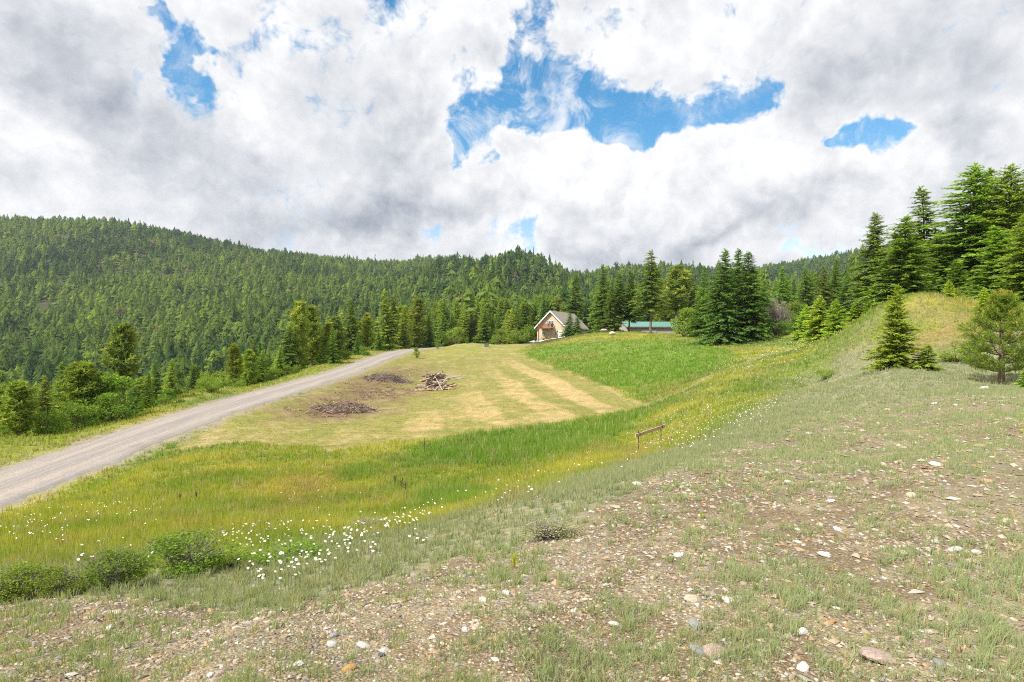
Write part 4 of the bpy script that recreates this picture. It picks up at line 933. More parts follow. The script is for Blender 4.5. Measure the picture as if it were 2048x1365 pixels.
def house():
    rz = -math.atan2(10.5, 24); rx, ry = 13.8, 148.0
    c, s_ = math.cos(rz), math.sin(rz); Wd, Ln, Hw, Hr = 7.8, 20.0, 3.25, 7.15
    x0 = rx-Wd*c; y0 = ry-Wd*s_; z0 = .62
    root = empty('house', (x0, y0, z0), rz); tag(root, 'cream wooden house with steep grey-brown roof and red-brown balcony', 'house')
    wl = join(prism([(0, -1.2), (Wd, -1.2), (Wd, Hw), (Wd/2, Hr-.12), (0, Hw)], 0, Ln))
    poly_obj('wall', wl, M_WALL, root)
    poly_obj('foundation', box(-.03, Wd+.03, -.03, Ln+.03, -1.4, .12), M_CONC, root)
    ov = .55; k = (Hr-Hw)/(Wd/2); th = .18
    roof = empty('roof', (0, 0, 0)); roof.parent = root
    for sg in (0, 1):
        e = -ov if sg == 0 else Wd+ov; ze = Hw-ov*k
        pr = [(e, ze), (Wd/2, Hr), (Wd/2, Hr+th*1.35), (e, ze+th*1.35)] if sg == 0 else [(Wd/2, Hr), (e, ze), (e, ze+th*1.35), (Wd/2, Hr+th*1.35)]
        poly_obj('roof_slope', prism(pr, -.62, Ln+.6), M_SHINGLE, roof)
        pb = [(e-(.0), ze-.16), (Wd/2, Hr-.16), (Wd/2, Hr+.26), (e, ze+.26)] if sg == 0 else [(Wd/2, Hr-.16), (e, ze-.16), (e, ze+.26), (Wd/2, Hr+.26)]
        poly_obj('barge_board', prism(pb, -.70, -.625), M_WHITE, roof)
        g0, g1 = (e-.10, e-.004) if sg == 0 else (e+.004, e+.10)
        poly_obj('gutter', box(g0, g1, -.60, Ln+.58, ze-.02, ze+.14), M_WHITE, roof)
    def window(nm, x, z, w, hh, yw=0, side=False, cross=1):
        f = .09
        if not side:
            fr = [box(x, x+w, yw-.07, yw-.003, z, z+f), box(x, x+w, yw-.07, yw-.003, z+hh-f, z+hh), box(x, x+f, yw-.07, yw-.003, z+f, z+hh-f), box(x+w-f, x+w, yw-.07, yw-.003, z+f, z+hh-f)]
            for i in range(cross): cx = x+w*(i+1)/(cross+1); fr.append(box(cx-.04, cx+.04, yw-.06, yw-.003, z+f, z+hh-f))
            pn = box(x+f, x+w-f, yw-.03, yw-.005, z+f, z+hh-f)
        else:   # on the long right-hand wall, x is the distance along the house
            fr = [box(Wd+.003, Wd+.07, x, x+w, z, z+f), box(Wd+.003, Wd+.07, x, x+w, z+hh-f, z+hh), box(Wd+.003, Wd+.07, x, x+f, z+f, z+hh-f), box(Wd+.003, Wd+.07, x+w-f, x+w, z+f, z+hh-f)]
            pn = box(Wd+.005, Wd+.03, x+f, x+w-f, z+f, z+hh-f)
        o = poly_obj('window', join(*fr), M_WHITE, root); poly_obj('pane', pn, mg, o); return o
    window('w', 1.35, .95, .95, .80); window('w', 5.05, .85, .50, 1.0, cross=0)
    window('w', 2.85, 3.15, 1.75, 1.55, cross=3)
    for yy_ in (5.0, 9.5, 14.0): window('w', yy_, 1.0, 1.2, 1.0, side=True)
    d = poly_obj('door', box(5.95, 6.90, -.06, -.004, .10, 2.12), M_WHITE, root); poly_obj('handle', box(6.06, 6.12, -.12, -.062, 1.05, 1.17), M_DARKMETAL, d)
    poly_obj('wall_lamp', join(box(5.66, 5.82, -.16, -.004, 1.78, 2.05), box(5.70, 5.78, -.10, -.004, 2.05, 2.12)), M_DARKMETAL, root)
    poly_obj('downpipe', box(Wd-.12, Wd-.04, -.09, -.005, -.6, Hw-.25), M_WHITE, root)
    b = empty('balcony', (0, 0, 0)); b.parent = root
    bx0, bx1, yb, zd = 1.15, 4.65, -2.3, 2.78
    poly_obj('deck', join(box(bx0, bx1, yb, -.005, zd, zd+.10), box(bx0, bx1, yb-.04, yb-.002, zd-.20, zd+.09)), M_DECK, b)
    for px_ in (bx0+.02, bx1-.20): poly_obj('post', box(px_, px_+.18, yb+.02, yb+.20, -.9, zd-.002), M_DECK, b)
    rail = []
    for (xa, xb, ya, yb_) in ((bx0, bx1, yb, yb+.06), (bx0, bx0+.06, yb+.062, -.01), (bx1-.06, bx1, yb+.062, -.01)):
        poly_obj('handrail', join(box(xa-.02, xb+.02, ya, yb_, zd+1.02, zd+1.12), box(xa, xb, ya, yb_, zd+.16, zd+.22)), M_DECK, b)
        n = int(max(xb-xa, yb_-ya)/.16)
        for i in range(n):
            if xb-xa > yb_-ya: q = box(xa+i*.16, xa+i*.16+.10, ya+.012, ya+.048, zd+.222, zd+1.018)
            else: q = box(xa+.012, xa+.048, ya+i*.16, ya+i*.16+.10, zd+.222, zd+1.018)
            poly_obj('baluster', q, M_DECK, b)
    for i, (xx, lb) in enumerate(((2.0, 'yellow wooden bench under the left half of the balcony'), (4.0, 'yellow wooden bench under the right half of the balcony'))):
        p = root.matrix_basis @ Vector((xx, -.75, 0))
        t = empty('bench', (x0+(xx*c+.75*s_), y0+(xx*s_-.75*c), max(z0-.05, h(x0+(xx*c+.75*s_), y0+(xx*s_-.75*c)))), rz); tag(t, lb, 'bench')
        poly_obj('seat', box(-.7, .7, -.2, .2, .40, .46), M_YELLOW, t); poly_obj('backrest', box(-.7, .7, .16, .20, .462, .90), M_YELLOW, t)
        for ax in (-.62, .54): poly_obj('leg', box(ax, ax+.08, -.18, .16, 0, .398), M_YELLOW, t)
house()
# rockery in front of the house
def rock_mesh(name, seed, sub=1, flat=.6, rough=.22):
    import bmesh
    bm = bmesh.new(); bmesh.ops.create_icosphere(bm, subdivisions=sub, radius=1.0); g = random.Random(seed)
    for v in bm.verts:
        f = 1+g.uniform(-rough, rough); v.co = Vector((v.co.x*f*1.15, v.co.y*f*.9, v.co.z*f*flat))
    me = bpy.data.meshes.new(name); bm.to_mesh(me); bm.free(); return me
def stone_mat(name, col): return plain_mat(name, col, .9, .15, .28, 7, .5, .02)
M_ST = {'white': stone_mat('white_stone', (.62, .60, .56)), 'cream': stone_mat('cream_stone', (.52, .45, .33)), 'tan': stone_mat('tan_stone', (.42, .31, .19)), 'orange': stone_mat('orange_stone', (.46, .27, .10)), 'grey': stone_mat('grey_stone', (.30, .30, .30)), 'pink': stone_mat('pinkish_stone', (.42, .32, .27)), 'dark': stone_mat('dark_stone', (.13, .12, .115))}
ROCKS = []
for i in range(7):
    row = {}
    for k, m in M_ST.items():
        me = rock_mesh('stone_'+k, 500+i, 2, (.55, .7, .45, .62, .35, .8, .5)[i], (.10, .13, .10, .15, .09, .14, .12)[i]); me.materials.append(m); row[k] = me
    ROCKS.append(row)
_rr = random.Random(12)
def stone(x, y, size, col, label, group=None, var=None, nm='stone', zoff=.18, cat='stone'):
    o = link(nm, ROCKS[_rr.randrange(7) if var is None else var][col]); o.location = (x, y, h(x, y)+size*zoff)
    o.scale = (size*_rr.uniform(.85, 1.15), size*_rr.uniform(.8, 1.1), size*_rr.uniform(.75, 1.0)); o.rotation_euler = (_rr.uniform(-.3, .3), _rr.uniform(-.3, .3), _rr.uniform(0, 6.28))
    return tag(o, label, cat, group)
for i in range(46):
    u = _rr.random(); px_ = 1056+u*58; D = 146.5-u*7+_rr.uniform(-2.2, 2.2)
    stone((px_-CX)/F*D, D, _rr.uniform(.18, .42), _rr.choice(('white', 'white', 'grey', 'cream')), 'pale rock in the rockery in front of the house', 'rocks of the house rockery', nm='rock', zoff=.35, cat='rock')
stone((1225-CX)/F*104, 104, .55, 'white', 'white boulder on the crest between the house and the shed', nm='rock', zoff=.5, cat='rock')
stone((1208-CX)/F*116, 116, .75, 'white', 'low white boulder in the shade of the firs by the house', nm='rock', zoff=.4, cat='rock')

# ------------------------------------------------------------------ green-roofed shed
def shed():
    D = 140; xc = (1304-CX)/F*D; root = empty('shed', (xc, D, .55), R(3)); tag(root, 'long low shed with green metal roof and pale metal walls', 'shed')
    m, N, out = new_mat('green_sheet_metal'); principled(N, out, (.12, .27, .225), .5, .35)
    mw, N, out = new_mat('pale_sheet_metal'); principled(N, out, (.50, .455, .42), .5, .35)
    Lh = 6.3
    def ribs(x0, x1, f, step=.3):
        V = []; Q = []; n = int((x1-x0)/step)
        prof = []
        for i in range(n):
            xa = x0+i*step; prof += [(xa, 0), (xa+step*.7, 0), (xa+step*.78, 1), (xa+step*.92, 1)]
        prof.append((x0+n*step, 0))
        for x, b in prof: V += [f(x, b, 0), f(x, b, 1)]
        Q = [(2*i, 2*i+2, 2*i+3, 2*i+1) for i in range(len(prof)-1)]
        return np.array(V), Q
    poly_obj('wall', join(box(-Lh, Lh, 0, 8, -.6, 3.02), ), mw, root)
    poly_obj('wall_cladding', ribs(-Lh, Lh, lambda x, b, t: (x, -.02-.025*b, -.6+t*3.6)), mw, root)
    poly_obj('roof', join(prism([(-Lh-.3, 0), (-Lh-.3, 0)], 0, 0)) if False else (np.array([(-Lh-.35, -.45, 2.98), (Lh+.35, -.45, 2.98), (Lh+.35, 4, 4.33), (-Lh-.35, 4, 4.33), (-Lh-.35, 8.45, 2.98), (Lh+.35, 8.45, 2.98), (-Lh-.35, -.45, 2.90), (Lh+.35, -.45, 2.90), (Lh+.35, 4, 4.25), (-Lh-.35, 4, 4.25), (-Lh-.35, 8.45, 2.90), (Lh+.35, 8.45, 2.90)]),
        [(0, 1, 2, 3), (3, 2, 5, 4), (6, 9, 8, 7), (9, 10, 11, 8), (0, 6, 7, 1), (4, 5, 11, 10), (0, 3, 9, 6), (3, 4, 10, 9), (1, 7, 8, 2), (2, 8, 11, 5)]), m, root)
    poly_obj('roof_sheeting', ribs(-Lh-.33, Lh+.33, lambda x, b, t: (x, -.44+t*4.43, 2.995+.03*b+t*1.345)), m, root)
    poly_obj('gable', prism([(-.0, 0)], 0, 0) if False else (np.array([(-Lh, 0, 3.02), (-Lh, 8, 3.02), (-Lh, 4, 4.2), (Lh, 0, 3.02), (Lh, 8, 3.02), (Lh, 4, 4.2)]), [(0, 2, 1), (3, 4, 5)]), mw, root)
    poly_obj('eave_trim', box(-Lh-.36, Lh+.36, -.50, -.452, 2.80, 3.0), M_SHINGLE, root)
    poly_obj('door', box(-2.6, 1.0, -.10, -.05, -.55, 2.35), mw, root)
    poly_obj('door_frame', join(box(-2.72, -2.602, -.11, -.05, -.55, 2.47), box(1.002, 1.12, -.11, -.05, -.55, 2.47), box(-2.60, 1.0, -.11, -.05, 2.352, 2.47)), M_SHINGLE, root)
shed()
# green utility cabinet on the lawn
def cabinet():
    D = 116; x = (973-CX)/F*D; t = empty('utility_cabinet', (x, D, h(x, D)), R(12)); tag(t, 'small grey-green utility cabinet on the far lawn', 'utility box')
    m = plain_mat('grey_green_paint', (.16, .18, .155), .6, .3, .1, 3, 0)
    poly_obj('body', box(-.42, .42, -.36, .36, .08, .62), m, t); poly_obj('lid', prism([(-.46, .622), (.46, .622), (.46, .70), (0, .76), (-.46, .70)], -.40, .40), plain_mat('lid_paint', (.24, .26, .23), .6, .3, .1, 3, 0), t)
    poly_obj('plinth', box(-.52, .52, -.46, .46, -.1, .078), M_CONC, t)
cabinet()

# ------------------------------------------------------------------ board on two steel stakes
def board():
    D0, D1 = 20.0, 21.6; xa, xb = (1277-CX)/F*D0, (1322-CX)/F*D1
    A = Vector((xa, D0, -3.14)); B = Vector((xb, D1, -3.11))
    root = empty('board_on_stakes', (xa, D0, h(xa, D0))); tag(root, 'weathered wooden board fixed across two thin rusty stakes in the meadow', 'board'); o0 = Vector(root.location)
    for Pt in (A, B):
        g = h(Pt.x, Pt.y); v, q = tubes([(np.array([(Pt.x-o0.x, Pt.y-o0.y, g-.3-o0.z), (Pt.x-o0.x, Pt.y-o0.y, Pt.z-o0.z)]), (.017, .017))], 6)
        so_ = poly_obj('stake', (v, q), M_RUST, root)
        poly_obj('clamp', box(Pt.x-o0.x-.05, Pt.x-o0.x+.05, Pt.y-o0.y-.075, Pt.y-o0.y+.03, Pt.z-o0.z-.20, Pt.z-o0.z-.08), M_DARKMETAL, so_)
    d = (B-A).normalized(); a = A-d*.34-Vector((0, 0, .14)); b = B+d*.26-Vector((0, 0, .14)); n = Vector((-d.y, d.x, 0)).normalized()*.02; u = Vector((0, 0, .055)); off = -n*2.2
    vs = [tuple(p+off+sg*n+s2*u-o0) for p in (a, b) for sg in (-1, 1) for s2 in (-1, 1)]
    poly_obj('plank', (np.array(vs), [(0, 1, 3, 2), (4, 6, 7, 5), (0, 4, 5, 1), (2, 3, 7, 6), (0, 2, 6, 4), (1, 5, 7, 3)]), plain_mat('weathered_plank', (.50, .36, .26), .9, .1, .3, 8, .4), root)
board()

# ------------------------------------------------------------------ log pile
M_LOG = [plain_mat('log_bark_a', (.31, .235, .19), .95, .1, .5, 5, .6, .03), plain_mat('log_bark_b', (.42, .27, .16), .95, .1, .45, 5, .6, .03), plain_mat('log_bark_c', (.40, .365, .345), .95, .1, .35, 5, .6, .03), plain_mat('log_bark_d', (.16, .125, .11), .95, .1, .4, 5, .6, .03)]
M_CUT = plain_mat('cut_wood', (.62, .47, .30), .9, .1, .2, 8, .2)
def log_mesh(seed, mat, slim=1.0):
    g = np.random.default_rng(seed); n = 6; xs = np.linspace(-.5, .5, n); sd = 9
    pts = np.stack([xs, np.cumsum(g.normal(0, .008, n)), np.cumsum(g.normal(0, .006, n))], 1)
    V, Q = tubes([(pts, np.linspace(1.0, .8, n)*g.uniform(.93, 1.07, n)*.055*slim)], sd)
    me = bpy.data.meshes.new('log'); caps = [tuple(range(sd)), tuple(range(len(V)-1, len(V)-sd-1, -1))]
    me.from_pydata([tuple(p) for p in V], [], [tuple(q) for q in Q]+caps); me.materials.append(mat); me.materials.append(M_CUT)
    me.polygons[len(me.polygons)-1].material_index = 1; me.polygons[len(me.polygons)-2].material_index = 1; me.update(); return me
LOGS = [log_mesh(600+i, M_LOG[i % 4], (1.0, .9, .55, 1.1, .75, 1.0, .5, .85)[i]) for i in range(8)]
def logs():
    g = random.Random(33); D = 57.0; cx = (868-CX)/F*D; cy = D+.9
    zb = h(cx, cy)
    def put(me, p, L, az_, tilt, lb, thick=1.0, gp=None):
        o = link('log', me); o.location = p; o.rotation_euler = (g.uniform(0, 6), -tilt, az_); o.rotation_mode = 'XYZ'
        o.scale = (L, L*thick if L < 1.9 else 1.9*thick, L*thick if L < 1.9 else 1.9*thick); tag(o, lb, 'log', gp)
    lev = 0
    for i in range(92):
        u = i/92; zz = 1.45*u**1.15; rad = 1.85*(1-u*.80)
        a = g.uniform(0, 6.28); q = rad*math.sqrt(g.uniform(.05, 1)); x = cx+q*math.cos(a)*1.0; y = cy+q*math.sin(a)*.72
        me = LOGS[g.randrange(8)]; az_ = g.gauss(0, .55) if g.random() < .72 else g.uniform(0, 3.14); L = g.uniform(.95, 1.9)
        hz = h(x, y)+.09+zz*max(0, 1-(q/2.4)**2)+.10
        lb = 'grey or tan log heaped in the log pile'
        put(me, (x, y, hz), L, az_, g.gauss(0, .16), lb, gp='logs of the log pile')
    special = [((-.95, -1.30, .10), 1.75, .03, .0, 1, 'long orange-brown log along the front of the log pile'), ((.15, -1.42, .10), 1.5, -.05, .02, 1, 'second front log lying flat before the log pile'), ((1.35, -1.15, .10), 1.7, .02, 0, 0, 'thick log sticking out at the front right of the pile'),
               ((-1.75, -.95, .09), .7, 1.2, 0, 4, 'short log off the left end of the pile'), ((.05, -1.75, .10), .55, 1.4, .25, 2, 'short pale log end pointing out of the pile front'), ((.75, -1.05, .55), 2.1, .9, .55, 2, 'long bare pole leaning on the pile front'), ((.55, -1.05, .62), 2.0, 2.1, .6, 2, 'second bare pole crossing the leaning one'),
               ((1.85, -.2, .85), 2.1, .12, .18, 6, 'slim pole poking out of the right side of the pile'), ((1.65, .1, 1.05), 2.3, .05, .16, 6, 'grey pole poking up right from the pile top'), ((-.35, -.2, 1.62), 1.1, .2, .1, 3, 'dark log on the very top of the pile'), ((.25, -.1, 1.68), 1.0, -.15, .12, 3, 'blackened log beside the topmost one'), ((-.25, .1, 1.55), .9, .4, .2, 1, 'orange log end just under the pile top')]
    for (p, L, az_, tl, v, lb) in special: put(LOGS[v], (cx+p[0], cy+p[1], h(cx+p[0], cy+p[1])+p[2]), L, az_, tl, lb)
    put(LOGS[6], (cx+.05, cy, zb+2.15), 1.35, .3, 1.45, 'thin upright stick standing on the log pile', .45)
    for i, (px_, py_, L, lb) in enumerate(((603, 794, 1.1, 'pale stick lying alone left of the brush piles'), (932, 753, 1.6, 'grey branch on the grass right of the log pile'), (905, 777, .5, 'small log piece right of the log pile front'), (770, 821, .5, 'dark stump piece beside the near brush pile'), (735, 757, .9, 'blackened chunk at the left end of the far brush pile'), (765, 760, .7, 'charred chunk in the far brush pile'), (752, 771, .7, 'dark branch piece in front of the far brush pile'), (741, 783, .9, 'pale split stick on the wood chips'), (752, 789, .8, 'light branch lying on the wood chips'))):
        p = unproj([px_], [py_])[0]; put(LOGS[(2, 6, 4, 3, 3, 3, 7, 2, 6)[i]], (p[0], p[1], h(p[0], p[1])+.05), L, g.uniform(-.4, .5), 0, lb, .8)
logs()
# ------------------------------------------------------------------ brush piles
def brush(px_, D, wx_, wy_, hh, n, cols, label, seed):
    g = np.random.default_rng(seed); cx = (px_-CX)/F*D; z0 = h(cx, D); root = empty('brush_pile', (cx, D, z0)); tag(root, label, 'brush pile')
    nx, ny = 30, 18; U, Vv = np.meshgrid(np.linspace(-1, 1, nx), np.linspace(-1, 1, ny)); X = U*wx_; Y = Vv*wy_
    rr = np.sqrt(U**2+Vv**2); Hh = hh*1.2*np.clip(1-rr**1.6, 0, 1)*(.55+.9*fbm(X.ravel()+px_, Y.ravel(), 1.3, 3, seed).reshape(X.shape))
    Zg = h((X+cx).ravel(), (Y+D).ravel()).reshape(X.shape)-z0-.06+Hh*.8
    idx = np.arange(nx*ny).reshape(ny, nx); q = np.stack([idx[:-1, :-1], idx[:-1, 1:], idx[1:, 1:], idx[1:, :-1]], -1).reshape(-1, 4)
    link('heap', mesh_np('heap', np.stack([X, Y, Zg], -1).reshape(-1, 3), quads=q, mats=(plain_mat('dark_debris', (.14, .10, .078), .95, .05, .5, 5, .8, .05),), smooth=True), root)
    segs = []; cc = []
    for i in range(n):
        a = g.uniform(0, 6.28); q_ = math.sqrt(g.uniform(0, 1.15)); x = q_*math.cos(a)*wx_; y = q_*math.sin(a)*wy_
        z = float(np.interp(0, [0], [0]))+max(0, hh*(1-q_**1.6))*g.uniform(.5, 1.0)
        L = g.uniform(.25, 1.1); az_ = g.uniform(0, 6.28); el_ = g.normal(0, .28); d = np.array([math.cos(az_)*math.cos(el_), math.sin(az_)*math.cos(el_)*.8, math.sin(el_)])*L/2
        b = np.array([x, y, z+.04]); m_ = b+g.normal(0, .04, 3); r_ = g.uniform(.008, .028)
        segs.append((np.array([b-d, m_, b+d]), (r_, r_*.9, r_*.5))); cc.append(np.array(cols[g.integers(len(cols))])*g.uniform(.7, 1.25))
    ce = np.array([s_[0][1] for s_ in segs]); dz_ = h(ce[:, 0]+cx, ce[:, 1]+D)-z0
    segs = [(p_+np.array([0, 0, d_]), r_) for (p_, r_), d_ in zip(segs, dz_)]
    V, Q = tubes(segs, 4); col = np.repeat(np.array(cc)*1.35, 12, 0)
    o = link('sticks', mesh_np('sticks', V, quads=Q, mats=(tint_mat('dead_sticks', 0, .95, rnd=0),), color=col), root); tag(o, kind='stuff')
brush(690, 43.8, 2.4, 1.2, .75, 620, ((.14, .095, .07), (.22, .16, .12), (.09, .065, .05), (.32, .26, .21)), 'near brush pile of brown twigs and bark on the mown field', 701)
brush(775, 63, 2.6, 1.7, .75, 520, ((.10, .085, .075), (.16, .14, .13), (.05, .042, .04), (.24, .19, .15)), 'far brush pile of charred grey debris beside the log pile', 702)
def chips():
    g = np.random.default_rng(71); n = 5200; poly = PG['chips']
    x = g.uniform(poly[:, 0].min(), poly[:, 0].max(), n*3); y = g.uniform(poly[:, 1].min(), poly[:, 1].max(), n*3)
    k = inside(x, y, poly, 3, 1.5, 36)*fbm(x, y, .7, 3, 55) > g.uniform(.25, .75, n*3); x, y = x[k][:n], y[k][:n]; m = len(x)
    p = np.stack([x, y, h(x, y)+.02], 1); a = g.uniform(0, 6.28, m); d = unit(np.stack([np.cos(a), np.sin(a), g.normal(.1, .2, m)], 1)); side = unit(np.cross(d, np.array([0, 0, 1])+g.normal(0, .4, (m, 3))))
    K = Kites(); pal = np.array(((.27, .16, .10), (.18, .11, .075), (.36, .25, .17), (.12, .085, .065), (.42, .30, .2))); K.add(p, d, side, g.uniform(.12, .45, m), g.uniform(.03, .09, m), pal[g.integers(0, 5, m)])
    tag(link('wood_chips', K.mesh('wood_chips', tint_mat('bark_chips', 0, .95, rnd=0))), 'brown bark and wood chips strewn around the brush piles', 'wood chips', kind='stuff')
chips()

# ------------------------------------------------------------------ stones of the slope
big = [(1755,1318,62,'pink','large flat brown-grey stone at the bottom right',4),(1432,1312,44,'pink','flat pinkish stone at the bottom, right of a grey one',4),(1397,1304,30,'grey','flat grey stone touching the pinkish bottom stone',4),(1392,1255,26,'grey','rough grey stone above the pinkish bottom stone',1),(1228,1250,17,'white','white stone with sharp corners below the mossy earth',3),
 (1357,1113,19,'white','bright white stone on the orange gravel',0),(1650,1112,20,'white','wide white stone right of the orange gravel',2),(1386,1203,24,'cream','round cream stone among the mossy earth',5),(1456,1203,19,'white','angular white stone right of the round cream one',3),(967,1203,19,'white','oval white stone left of the mossy earth',0),
 (1012,1187,15,'white','white stone high on the gravel edge',3),(930,1262,14,'white','small white stone above the orange one',5),(950,1258,13,'cream','pale cream stone beside the small white one',1),(698,1340,22,'orange','orange stone near the bottom edge',3),(663,1290,18,'white','white stone upper left of the orange one',0),(668,1273,16,'grey','speckled grey stone above the white one',1),(726,1293,20,'white','long white stone in the bottom gravel',2),(760,1312,16,'dark','dark slate-like stone in the bottom gravel',4),
 (217,1259,14,'white','white stone on the brown patch at the left',0),(597,1330,16,'white','white stone at the bottom left of the orange one',3),(440,1350,18,'pink','pinkish stone at the bottom edge left of centre',5),(420,1352,14,'white','white stone touching the pinkish edge stone',0),(1606,1338,22,'white','white block at the bottom, left of the large flat stone',3),(1880,1330,24,'grey','forked grey stone right of the large flat stone',2),(1643,1240,14,'tan','tan oval stone left of an orange slab',0),(1662,1245,16,'orange','orange slab stone beside the tan oval',4),(1606,1265,17,'white','white triangular stone above the white block',3),
 (1872,931,20,'white','white stone high on the right slope',2),(1823,993,20,'cream','cream stone in the middle of the right slope',0),(1960,894,20,'tan','tan slab on the right slope edge',4),(1975,966,22,'tan','tan-grey stone at the right slope edge',0),(1574,966,11,'white','small white stone at the left of the right slope',5),(1662,1004,14,'white','grey-white stone in the stony patch',3),(1275,971,15,'white','white stone at the grass edge of the slope',0),(1377,974,12,'white','white stone right of the grass-edge stone',1),
 (1968,779,17,'white','white rock at the foot of the young pine',0),(1914,812,10,'white','flat white stone left of the young pine',2),(1910,1102,22,'white','long white stone on the right slope',2),(1953,1107,18,'white','white stone at the right end of the long one',0),(1870,1085,12,'white','round white stone above the long white stone',5),(1806,1110,22,'cream','low cream stone left of the long white stone',2),(1640,1052,15,'cream','cream stone at the top of the stony patch',1),(1675,1060,14,'white','white wedge stone in the stony patch',3),(1822,958,10,'cream','flat cream stone on the upper right slope',4)]
for (px_, py_, w, col, lb, v), p in zip(big, unproj([b[0] for b in big], [b[1] for b in big])):
    stone(p[0], p[1], w*p[1]/F*.56, col, lb, None, v)
gS = np.random.default_rng(81)
_q = np.stack([gS.uniform(-20, 2068, 700), 790+575*gS.uniform(0, 1, 700)**.75], 1); _p = unproj(_q[:, 0], _q[:, 1]); _p = _p[zones(_p[:, 0], _p[:, 1])['gravel'] > .6][:235]
for p in _p:
    col = ('white', 'cream', 'tan', 'orange', 'grey', 'pink', 'cream', 'tan', 'grey')[gS.integers(0, 9)]
    stone(p[0], p[1], float((3.2+5.5*gS.uniform(0, 1)**2)*(p[1]/F)*.6), col, 'small %s stone lying loose on the gravelly slope' % {'pink': 'pinkish'}.get(col, col), 'small %s stones on the gravelly slope' % col)
def gravel():
    g = np.random.default_rng(82); n = 92000
    r = np.exp(g.uniform(math.log(2.2), math.log(19), n)); th = g.uniform(-1, 1, n)*np.where(r < 8.5, 1.02, .80); x, y = np.sin(th)*r, np.cos(th)*r
    z = zones(x, y); pn = fbm(x, y, 1.3, 3, 207)
    k = g.uniform(0, 1, n) < np.clip(z['gravel']*(.36+1.6*(pn-.34))+z['grey']*.05, 0, 1); x, y, r = x[k], y[k], r[k]; m = len(x)
    s = (np.minimum(r, 7)+np.maximum(r-7, 0)*.4)*.0017*np.exp(g.normal(0, .48, m))+.0032
    oc = np.array(((1, 0, 0), (0, 1, 0), (-1, 0, 0), (0, -1, 0), (0, 0, 1), (0, 0, -1)), float); tr = np.array(((0, 1, 4), (1, 2, 4), (2, 3, 4), (3, 0, 4), (1, 0, 5), (2, 1, 5), (3, 2, 5), (0, 3, 5)))
    V = oc[None]+g.normal(0, .22, (m, 6, 3)); V *= np.stack([g.uniform(.8, 1.7, m), g.uniform(.7, 1.1, m), g.uniform(.35, .7, m)], 1)[:, None]; a = g.uniform(0, 6.28, m)
    X = V[..., 0]*np.cos(a)[:, None]-V[..., 1]*np.sin(a)[:, None]; Y = V[..., 0]*np.sin(a)[:, None]+V[..., 1]*np.cos(a)[:, None]
    P3 = np.stack([X*s[:, None]+x[:, None], Y*s[:, None]+y[:, None], V[..., 2]*s[:, None]+(h(x, y)+s*.18)[:, None]], -1)
    pal = .84*np.array(((.44, .37, .25), (.50, .45, .34), (.38, .28, .15), (.34, .29, .21), (.52, .48, .41), (.30, .28, .26), (.24, .175, .12), (.46, .38, .27), (.42, .31, .18), (.25, .20, .16)))
    c = pal[g.integers(0, len(pal), m)]*g.uniform(.8, 1.2, (m, 1))
    me = mesh_np('gravel', P3.reshape(-1, 3), tris=(tr[None]+np.arange(m)[:, None, None]*6).reshape(-1, 3), mats=(tint_mat('gravel_stone', 0, .9, rnd=0),), color=np.repeat(c, 6, 0))
    tag(link('gravel', me), 'loose tan and brown gravel covering the foreground slope', 'gravel', kind='stuff'); print('gravel', m)
gravel()

# ------------------------------------------------------------------ grasses
def blades(x, y, z, hgt, nb, spread, wid, col, seed, seg2=False, lean=.35, tipc=None):
    g = np.random.default_rng(seed); n = len(x); i = np.repeat(np.arange(n), nb); m = len(i)
    a = g.uniform(0, 6.28, m); q = np.sqrt(g.uniform(0, 1, m))*spread[i]
    bx, by = x[i]+q*np.cos(a), y[i]+q*np.sin(a); bz = z[i]-.01
    a2 = a+g.normal(0, .8, m); ln = np.abs(g.normal(0, lean, m)); H = hgt[i]*g.uniform(.55, 1.15, m)
    dx_, dy_ = np.cos(a2)*np.sin(ln), np.sin(a2)*np.sin(ln); up_ = np.cos(ln)
    w = wid[i]*g.uniform(.7, 1.3, m); px_, py_ = -np.sin(a2+1.2)*w/2, np.cos(a2+1.2)*w/2
    c = col[i]*g.uniform(.78, 1.22, (m, 1)); c2 = c*1.12 if tipc is None else c*.5+np.array(tipc)*.5
    b0 = np.stack([bx-px_, by-py_, bz], 1); b1 = np.stack([bx+px_, by+py_, bz], 1)
    if not seg2:
        t = np.stack([bx+dx_*H, by+dy_*H, bz+up_*H], 1)
        return np.stack([b0, b1, t], 1).reshape(-1, 3), np.arange(m*3).reshape(-1, 3), np.stack([c*.9, c*.9, c2], 1).reshape(-1, 3)
    mz = np.stack([bx+dx_*H*.5, by+dy_*H*.5, bz+up_*H*.58], 1); mo = np.stack([px_, py_, 0*px_], 1)*.8
    t = np.stack([bx+dx_*H*1.35, by+dy_*H*1.35, bz+up_*H*.98], 1)
    V = np.stack([b0, b1, mz-mo, mz+mo, t], 1).reshape(-1, 3); o = np.arange(m)[:, None]*5
    T = np.concatenate([o+np.array([[0, 1, 3]]), o+np.array([[0, 3, 2]]), o+np.array([[2, 3, 4]])], 0)
    return V, T, np.stack([c*.85, c*.85, c, c, c2], 1).reshape(-1, 3)
